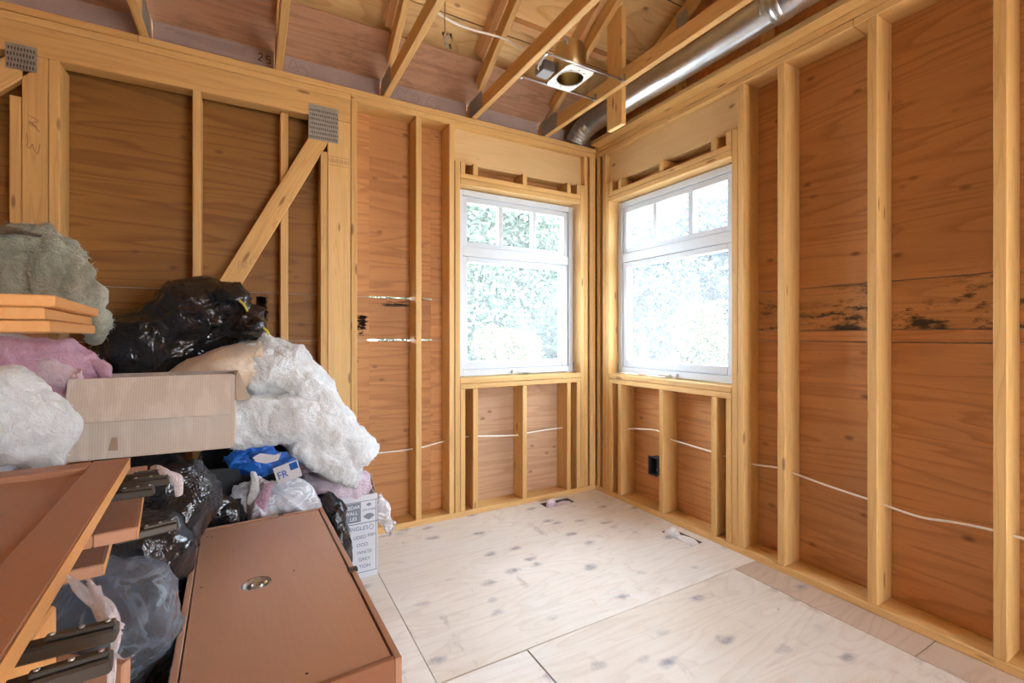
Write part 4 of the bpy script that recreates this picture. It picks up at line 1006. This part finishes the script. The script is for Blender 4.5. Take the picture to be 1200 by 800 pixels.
tube('drawstring', bb, catmull([q(309, 384, 2.05), q(313, 388, 2.04), q(315, 392, 2.05)], 6), .005, 'yellow', 6)
# cardboard box
cb = thing('cardboard_box', (-.28, 2.05, .86), 'plain brown cardboard box with its flap folded over the front', 'cardboard box')
bx0, bx1, by0, by1, bz0, bz1 = -.507, -.058, 1.930, 2.20, .860, 1.108
tk = .005
def quad_panel(name, parent, pts, th, mat):
    pts = [Vector(p) for p in pts]; n = (pts[1] - pts[0]).cross(pts[3] - pts[0]).normalized() * th
    v = pts + [p + n for p in pts]; f = [(0, 3, 2, 1), (4, 5, 6, 7)] + [(i, (i + 1) % 4, 4 + (i + 1) % 4, 4 + i) for i in range(4)]
    return mesh(name, v, f, mat, parent)
quad_panel('front_panel', cb, [(bx0, by0, bz0), (bx1, by0, bz0 - .006), (bx1, by0 + .02, bz1), (bx0 + .012, by0 + .02, bz1)], -tk, 'card')
quad_panel('back_panel', cb, [(bx0, by1, bz0), (bx1, by1, bz0), (bx1, by1, bz1), (bx0, by1, bz1)], tk, 'card')
quad_panel('side_panel', cb, [(bx0 + .001, by0 + .004, bz0), (bx0 + .001, by1, bz0), (bx0 + .012, by1, bz1), (bx0 + .012, by0 + .024, bz1)], tk, 'card_in')
quad_panel('side_panel', cb, [(bx1, by0, bz0), (bx1, by1, bz0), (bx1, by1, bz1), (bx1, by0 + .02, bz1)], tk, 'card')
quad_panel('bottom_panel', cb, [(bx0, by0, bz0), (bx1, by0, bz0 - .006), (bx1, by1, bz0 - .006), (bx0, by1, bz0)], -tk, 'card')
quad_panel('folded_flap', cb, [(bx0 + .010, by0 - .030, bz0 + .118), (bx1 - .008, by0 - .030, bz0 + .112), (bx1 - .004, by0 + .014, bz1 + .002), (bx0 + .008, by0 + .014, bz1 + .002)], tk, 'card')
quad_panel('side_flap', cb, [(bx1 + .006, by0 + .05, bz0 + .15), (bx1 + .05, by1 - .02, bz0 + .13), (bx1 + .006, by1 - .01, bz1), (bx1 + .006, by0 + .03, bz1)], tk, 'card_in')
quad_panel('tape_scrap', cb, [(-.40, by0 - .002, bz0 + .02), (-.375, by0 - .002, bz0 + .018), (-.378, by0 + .003, bz0 + .06), (-.392, by0 + .003, bz0 + .06)], .001, 'card_in')
for k, x in enumerate(np.linspace(bx0 + .05, bx1 - .03, 9)):
    j = rnd.uniform(-.012, .012)
    quad_panel('crease', cb, [(x + j, by0 - .0285 - .0016, bz0 + .125), (x + j + .0012, by0 - .0285 - .0016, bz0 + .125), (x + .0012, by0 + .0125 - .0016, bz1 - .006), (x, by0 + .0125 - .0016, bz1 - .006)], .001, 'paper' if k % 2 else 'card_in')
# black tote, blue bag, clear bag, pale pink insulation in the printed carton
tb = thing('plastic_tote', (0, 2.62, .0), 'black plastic tote half hidden behind the blue bag', 'tote')
tx0, tx1, ty0, ty1, tz = -.225, .165, 2.42, 2.84, .66
blk('front_side', tb, tx0, tx1, ty0 - .0, ty0 + .006, .001, tz, 'black_box', 0); blk('back_side', tb, tx0, tx1, ty1 - .006, ty1, .001, tz, 'black_box', 0)
blk('end_side', tb, tx0, tx0 + .006, ty0 + .0065, ty1 - .0065, .001, tz, 'black_box', 2); blk('end_side', tb, tx1 - .006, tx1, ty0 + .0065, ty1 - .0065, .001, tz, 'black_box', 2)
blk('tote_base', tb, tx0 + .0065, tx1 - .0065, ty0 + .0065, ty1 - .0065, .001, .008, 'black_box', 0)
bl = thing('blue_bag', (.14, 2.5, .5), 'crumpled blue plastic bag with white printing under the fibreglass', 'plastic bag')
soft('film', bl, [(q(310, 542, 2.12), (.15, .06, .085), -12), (q(338, 546, 2.14), (.08, .05, .055), 0), (q(288, 536, 2.10), (.07, .05, .045), 0)], 'bag_blue', 5, 51, .05, .12, knot=(q(345, 535, 2.1), .5, .04, 8))
n_ = (Vector((0, 0, CAM_H)) - P(335, 552, 2.16)).normalized(); rgt = Vector((CS, -SN, 0)); rgt = (rgt * .93 + Vector((0, 0, .36))).normalized(); up_ = n_.cross(rgt).normalized()
if up_.z < 0: up_ = -up_
pp = P(337, 553, 2.04)
def decal(name, parent, c, r, u, w, h, mat, off=0, nn=None):
    nv = r.cross(u).normalized() * off
    return mesh(name, [c + nv + r * a * w / 2 + u * b * h / 2 for a, b in ((-1, -1), (1, -1), (1, 1), (-1, 1))], [(0, 1, 2, 3)], mat, parent)
lab = decal('white_label', bl, pp, rgt, up_, .115, .075, 'white_print', .0)
mesh('white_streak', [tuple(P(a, b, 2.035)) for a, b in ((296, 536), (305, 531), (322, 533), (330, 530), (326, 539), (312, 543), (300, 541))], [(0, 1, 2, 3, 4, 5, 6)], 'white_print', bl)
text('lettering', bl, 'FR', .045, pp - rgt * .048 - up_ * .018 + rgt.cross(up_) * .0015, rgt, up_, 'bag_blue')
decal('printed_block', bl, pp + rgt * .034 + up_ * .016, rgt, up_, .036, .03, 'bag_blue', .001)
cl = thing('clear_bag', (.13, 2.3, .3), 'clear plastic bag of pale insulation behind the flat cabinet', 'plastic bag')
soft('film', cl, [(q(322, 596, 2.07), (.19, .075, .15), 5), (q(296, 586, 2.05), (.11, .07, .12), 0), (q(350, 592, 2.10), (.10, .07, .10), 0)], 'bag_clear', 5, 61, .035, .14, knot=(q(300, 562, 2.02), .6, .045, 8))
soft('contents', cl, [(q(325, 604, 2.07), (.14, .055, .11), 5)], 'fg_white', 4, 62, .02, .08, .012)
soft('contents', cl, [(q(345, 590, 2.08), (.07, .045, .08), 5)], 'bag_white', 4, 63, .03, .06)
tf = thing('insulation_tuft', (.03, 2.2, .46), 'pink and white tuft of fibreglass sticking up from the clear bag', 'insulation')
tm = batt('tuft', tf, [q(303, 607, 1.99), q(306, 590, 1.99), q(312, 575, 1.99), q(317, 566, 1.99)], Vector((CS, -SN, 0)) * .055, .03, 'fg_pink', 64, .008, .03, 40, 24, .8, (1, .35))
batt('tuft', tf, [q(296, 590, 2.0), q(299, 572, 2.0), q(297, 552, 2.0)], Vector((CS, -SN, 0)) * .05, .025, 'fg_white', 65, .007, .03, 40, 24, .8, (1, .35))
fuzz('loose_fibers', tm, 400, .012, .0007, 'fg_lilac', 9)

# printed carton
ct = thing('shingle_carton', (.37, 2.64, 0), 'printed white carton for cedar shingles standing on the floor, full of pink insulation', 'carton')
kx0, kx1, ky0, ky1, kz = .20, .574, 2.462, 2.84, .425
quad_panel('front_panel', ct, [(kx0, ky0, .001), (kx1, ky0, .001), (kx1, ky0, kz), (kx0, ky0, kz)], .006, 'carton')
for xx in (kx0, kx1 - .006): quad_panel('side_panel', ct, [(xx, ky0 + .007, .001), (xx, ky1, .001), (xx, ky1, kz), (xx, ky0 + .007, kz)], -.006, 'card')
quad_panel('back_panel', ct, [(kx0, ky1, .001), (kx1, ky1, .001), (kx1, ky1, kz), (kx0, ky1, kz)], .006, 'card')
quad_panel('open_flap', ct, [(kx1 + .001, ky0 + .02, kz - .16), (kx1 + .05, ky0 + .25, kz - .14), (kx1 + .03, ky1 - .1, kz + .02), (kx1 + .001, ky0 + .03, kz)], -.005, 'card_in')
quad_panel('bottom_panel', ct, [(kx0 + .01, ky0 + .01, .001), (kx1 - .01, ky0 + .01, .001), (kx1 - .01, ky1 - .01, .001), (kx0 + .01, ky1 - .01, .001)], .004, 'card')
yy = ky0 - .0065; X_, Z_ = Vector((1, 0, 0)), Vector((0, 0, 1))
dp = lambda name, x0, x1, z0, z1, mat, o=.0: mesh(name, [(x0, yy - o, z0), (x1, yy - o, z0), (x1, yy - o, z1), (x0, yy - o, z1)], [(0, 1, 2, 3)], mat, ct)
dp('printed_panel', kx0, .490, .292, .392, 'print_panel'); dp('printed_rule', kx0, kx1, .394, .397, 'print_blue'); dp('printed_rule', kx0, kx1, .281, .285, 'print_blue'); dp('printed_rule', kx0, kx1, .030, .033, 'print_blue'); dp('printed_rule', .565, .568, .033, .394, 'print_blue')
for s_, x, z, h in (('D CEDAR', .386, .362, .0235), ('WALL', .411, .333, .0235), ('LES', .436, .304, .0235)): text('lettering', ct, s_, h, Vector((x, yy - .001, z)), X_, Z_, 'white_print')
text('lettering', ct, 'INGLES', .029, Vector((.434, yy - .001, .249)), X_, Z_, 'print_blue')
text('lettering', ct, 'DAVTAR', .017, Vector((.497, yy - .001, .343)), X_, Z_, 'print_blue', shear=.15)
mesh('printed_fan', [(.530, yy - .001, .296)] + [(.530 + .032 * math.sin(a), yy - .001, .300 + .030 * math.cos(a)) for a in np.linspace(-1.1, 1.1, 9)], [(0, k + 2, k + 1)[::-1] for k in range(8)], 'print_panel', ct)
mesh('printed_leaf', [(.530, yy - .001, .365)] + [(.530 + .014 * math.sin(a), yy - .001, .368 + .016 * math.cos(a)) for a in np.linspace(-1.2, 1.2, 7)], [(0, k + 2, k + 1)[::-1] for k in range(6)], 'print_panel', ct)
tube('printed_ring', ct, [(.543 + .010 * math.cos(a), yy - .0005, .258 + .013 * math.sin(a)) for a in np.linspace(0, 6.28, 20)], .0014, 'print_blue', 5)
for s_, x, z in (('UDED', .452, .205), ('RBN', .523, .209), ('OOD', .468, .165), ('WHITE', .470, .126), ('GREY', .478, .090), ('TION', .480, .054)): text('lettering', ct, s_, .024, Vector((x, yy - .001, z)), X_, Z_, 'print_blue')
pi_ = thing('pink_insulation', (.40, 2.6, .34), 'pale pink fibreglass heaped in the printed carton', 'insulation')
pa = batt('batt', pi_, [(.23, 2.60, .47), (.33, 2.58, .47), (.44, 2.56, .455), (.555, 2.56, .45)], Vector((0, .20, 0)), .11, 'fg_lilac', 71, .022, .05, 60, 44, .7)
batt('batt_fold', pi_, [(.22, 2.70, .56), (.32, 2.68, .57), (.42, 2.68, .54)], Vector((0, .15, .04)), .08, 'fg_lilac', 72, .016, .05, 40, 30, .8)
batt('batt_fold', pi_, [(.50, 2.72, .50), (.535, 2.71, .56), (.525, 2.70, .60)], Vector((.06, .05, 0)), .05, 'fg_lilac', 73, .012, .04, 30, 24, .8)
fuzz('loose_fibers', pa, 1200, .014, .001, 'fg_lilac', 10)
cf = tag(soft('plastic_film', None, [((.615, 2.50, .30), (.035, .012, .075), 20), ((.640, 2.48, .23), (.045, .012, .055), 20), ((.60, 2.50, .36), (.02, .01, .05), 0)], 'bag_clear', 4, 81, .02, .05), 'scrap of clear plastic film hanging off the corner of the printed carton', 'plastic film')
# tufts caught on the hinges
tu = thing('insulation_tuft', (-.13, .62, .75), 'long pale pink wisp of fibreglass hanging off the large hinges', 'insulation')
for k in range(19):
    jx = lambda a: rnd.uniform(-a * 1.3, a * 1.3)
    if k < 9: pa_ = [q(80 + jx(2), 678 + jx(3), .44), q(100 + jx(5), 698 + jx(5), .43), q(122 + jx(6), 722 + jx(6), .42), q(138 + jx(5), 740 + jx(6), .42)]
    elif k < 18: pa_ = [q(108 + jx(6), 685 + jx(8), .43), q(128 + jx(6), 712 + jx(6), .42), q(138 + jx(5), 742 + jx(4), .42), q(131 + jx(3), 785, .42), q(127 + jx(3), 835, .42)]
    else: pa_ = [q(133, 766, .42), q(145, 772, .415), q(157, 767, .41)]
    batt('wisp', tu, pa_, Vector((CS, -SN, .2)) * rnd.uniform(.0025, .006), .0022, 'fg_wisp', 91 + k, .001, .02, 40, 10, .9, (.3, 1) if k < 9 else (1.2, .25))
t2 = thing('insulation_tuft', (-.19, 1.3, .9), 'short pale pink tuft of fibreglass caught on the end of a small hinge', 'insulation')
for k in range(5):
    jx = lambda a: rnd.uniform(-a, a)
    batt('wisp', t2, [q(180, 549 + jx(2), .85), q(193 + jx(3), 551 + jx(4), .84), q(205 + jx(4), 561 + jx(5), .84), q(209 + jx(3), 577 + jx(5), .84)], Vector((CS, -SN, .4)) * .012, .006, 'fg_wisp', 101 + k, .003, .02, 36, 14, .9, (.8, .6))
lb_ = P(92, 872, .70); lb_.z = .006
lean = bar('laminated_board', None, lb_, P(108, 772, .66), .10, .016, (CS, -SN, 0), 'cab', .002)
tag(lean, 'small brown panel leaning upright below the large hinges', 'panel')

# ------------------------------------------------------------------ outside
gnd = structure('ground'); mesh('lawn', [(-40, -40, -.55), (60, -40, -.55), (60, 60, -.55), (-40, 60, -.55)], [(0, 1, 2, 3)], 'bounce_ground', gnd)
def foliage(name, parent, blobs, n, size, mat, seed):
    rs = np.random.RandomState(seed); B = np.array([list(b[0]) + list(b[1]) for b in blobs])
    vol = (B[:, 3] * B[:, 4] * B[:, 5]) ** .67; k = rs.choice(len(B), n, p=vol / vol.sum())
    d = rs.normal(size=(n, 3)); d /= np.linalg.norm(d, axis=1, keepdims=True); p = B[k, :3] + d * B[k, 3:] * (.55 + .5 * rs.rand(n, 1))
    a = rs.normal(size=(n, 3)); a /= np.linalg.norm(a, axis=1, keepdims=True); b_ = np.cross(a, rs.normal(size=(n, 3))); b_ /= np.linalg.norm(b_, axis=1, keepdims=True)
    s = size * (.5 + rs.rand(n, 1)); v = np.stack([p - a * s, p + b_ * s * .5, p + a * s, p - b_ * s * .5], 1).reshape(-1, 3)
    return mesh(name, v, np.arange(4 * n).reshape(n, 4), mat, parent)
def tree(label, x, y, h, r, mat, seed, n=5000, conif=False, name='tree', cat='tree', leaf=.16, low=.0):
    t = thing(name, (x, y, -.55), label, cat, 'trees and shrubs outside the windows')
    rs = np.random.RandomState(seed)
    if conif: bl_ = [((x, y, -.55 + low + (h - low) * q), (r * (1.12 - q), r * (1.12 - q), h * .09)) for q in np.linspace(.06, .96, 10)]
    else: bl_ = [((x + rs.uniform(-.55, .55) * r, y + rs.uniform(-.55, .55) * r, -.55 + low + (h - low) * (.15 + .7 * rs.rand())), (r * .62, r * .62, h * .2)) for q in range(9)]
    foliage('crown', t, bl_, n, leaf, mat, seed)
    tube('trunk', t, [(x, y, -.55), (x + .05, y, -.55 + h * .5), (x, y, -.55 + h * .92)], [.14 * r / 1.6, .09 * r / 1.6, .02], 'bark', 10)
    return t
tree('tall green conifer outside the window without the outlet box below', 5.4, 11.6, 6.4, 1.7, 'leaf', 201, 24000, True, leaf=.09)
tree('bushy green tree behind the yellow-green shrub', 8.0, 14.2, 6.8, 1.8, 'leaf', 202, 24000, leaf=.09)
tree('blue-green tree outside the gap between the two windows', 11.6, 11.6, 6.6, 1.7, 'leaf2', 203, 24000, leaf=.09)
tree('blue-green conifer outside the window over the outlet box', 13.6, 8.6, 7.2, 1.8, 'leaf2', 204, 24000, True, leaf=.09)
tree('wide blue-green tree behind the bright yellow shrub', 16.2, 12.2, 7.6, 2.4, 'leaf2', 205, 24000, leaf=.11)
tree('blue-green tree beside the pink flowering shrub', 17.6, 5.4, 7.8, 2.0, 'leaf2', 206, 24000, leaf=.10)
tree('tall conifer standing apart beyond the yard', 12.4, 17.0, 8.6, 2.4, 'leaf', 207, 22000, True, leaf=.11)
tree('slim green tree behind the tall conifer', 6.4, 19.0, 9.2, 2.2, 'leaf', 211, 22000, leaf=.11)
tree('yellow-green shrub in the yard below the green conifer', 4.5, 8.6, 2.1, .8, 'leaf3', 208, 9000, False, 'shrub', 'shrub', .045)
tree('bright yellow shrub in the yard before the blue-green trees', 9.0, 7.4, 2.5, .8, 'leaf3', 209, 9000, False, 'shrub', 'shrub', .045)
tree('pink flowering shrub outside the window over the outlet box', 10.6, 5.2, 1.7, .8, 'leaf4', 210, 9000, False, 'shrub', 'shrub', .04)
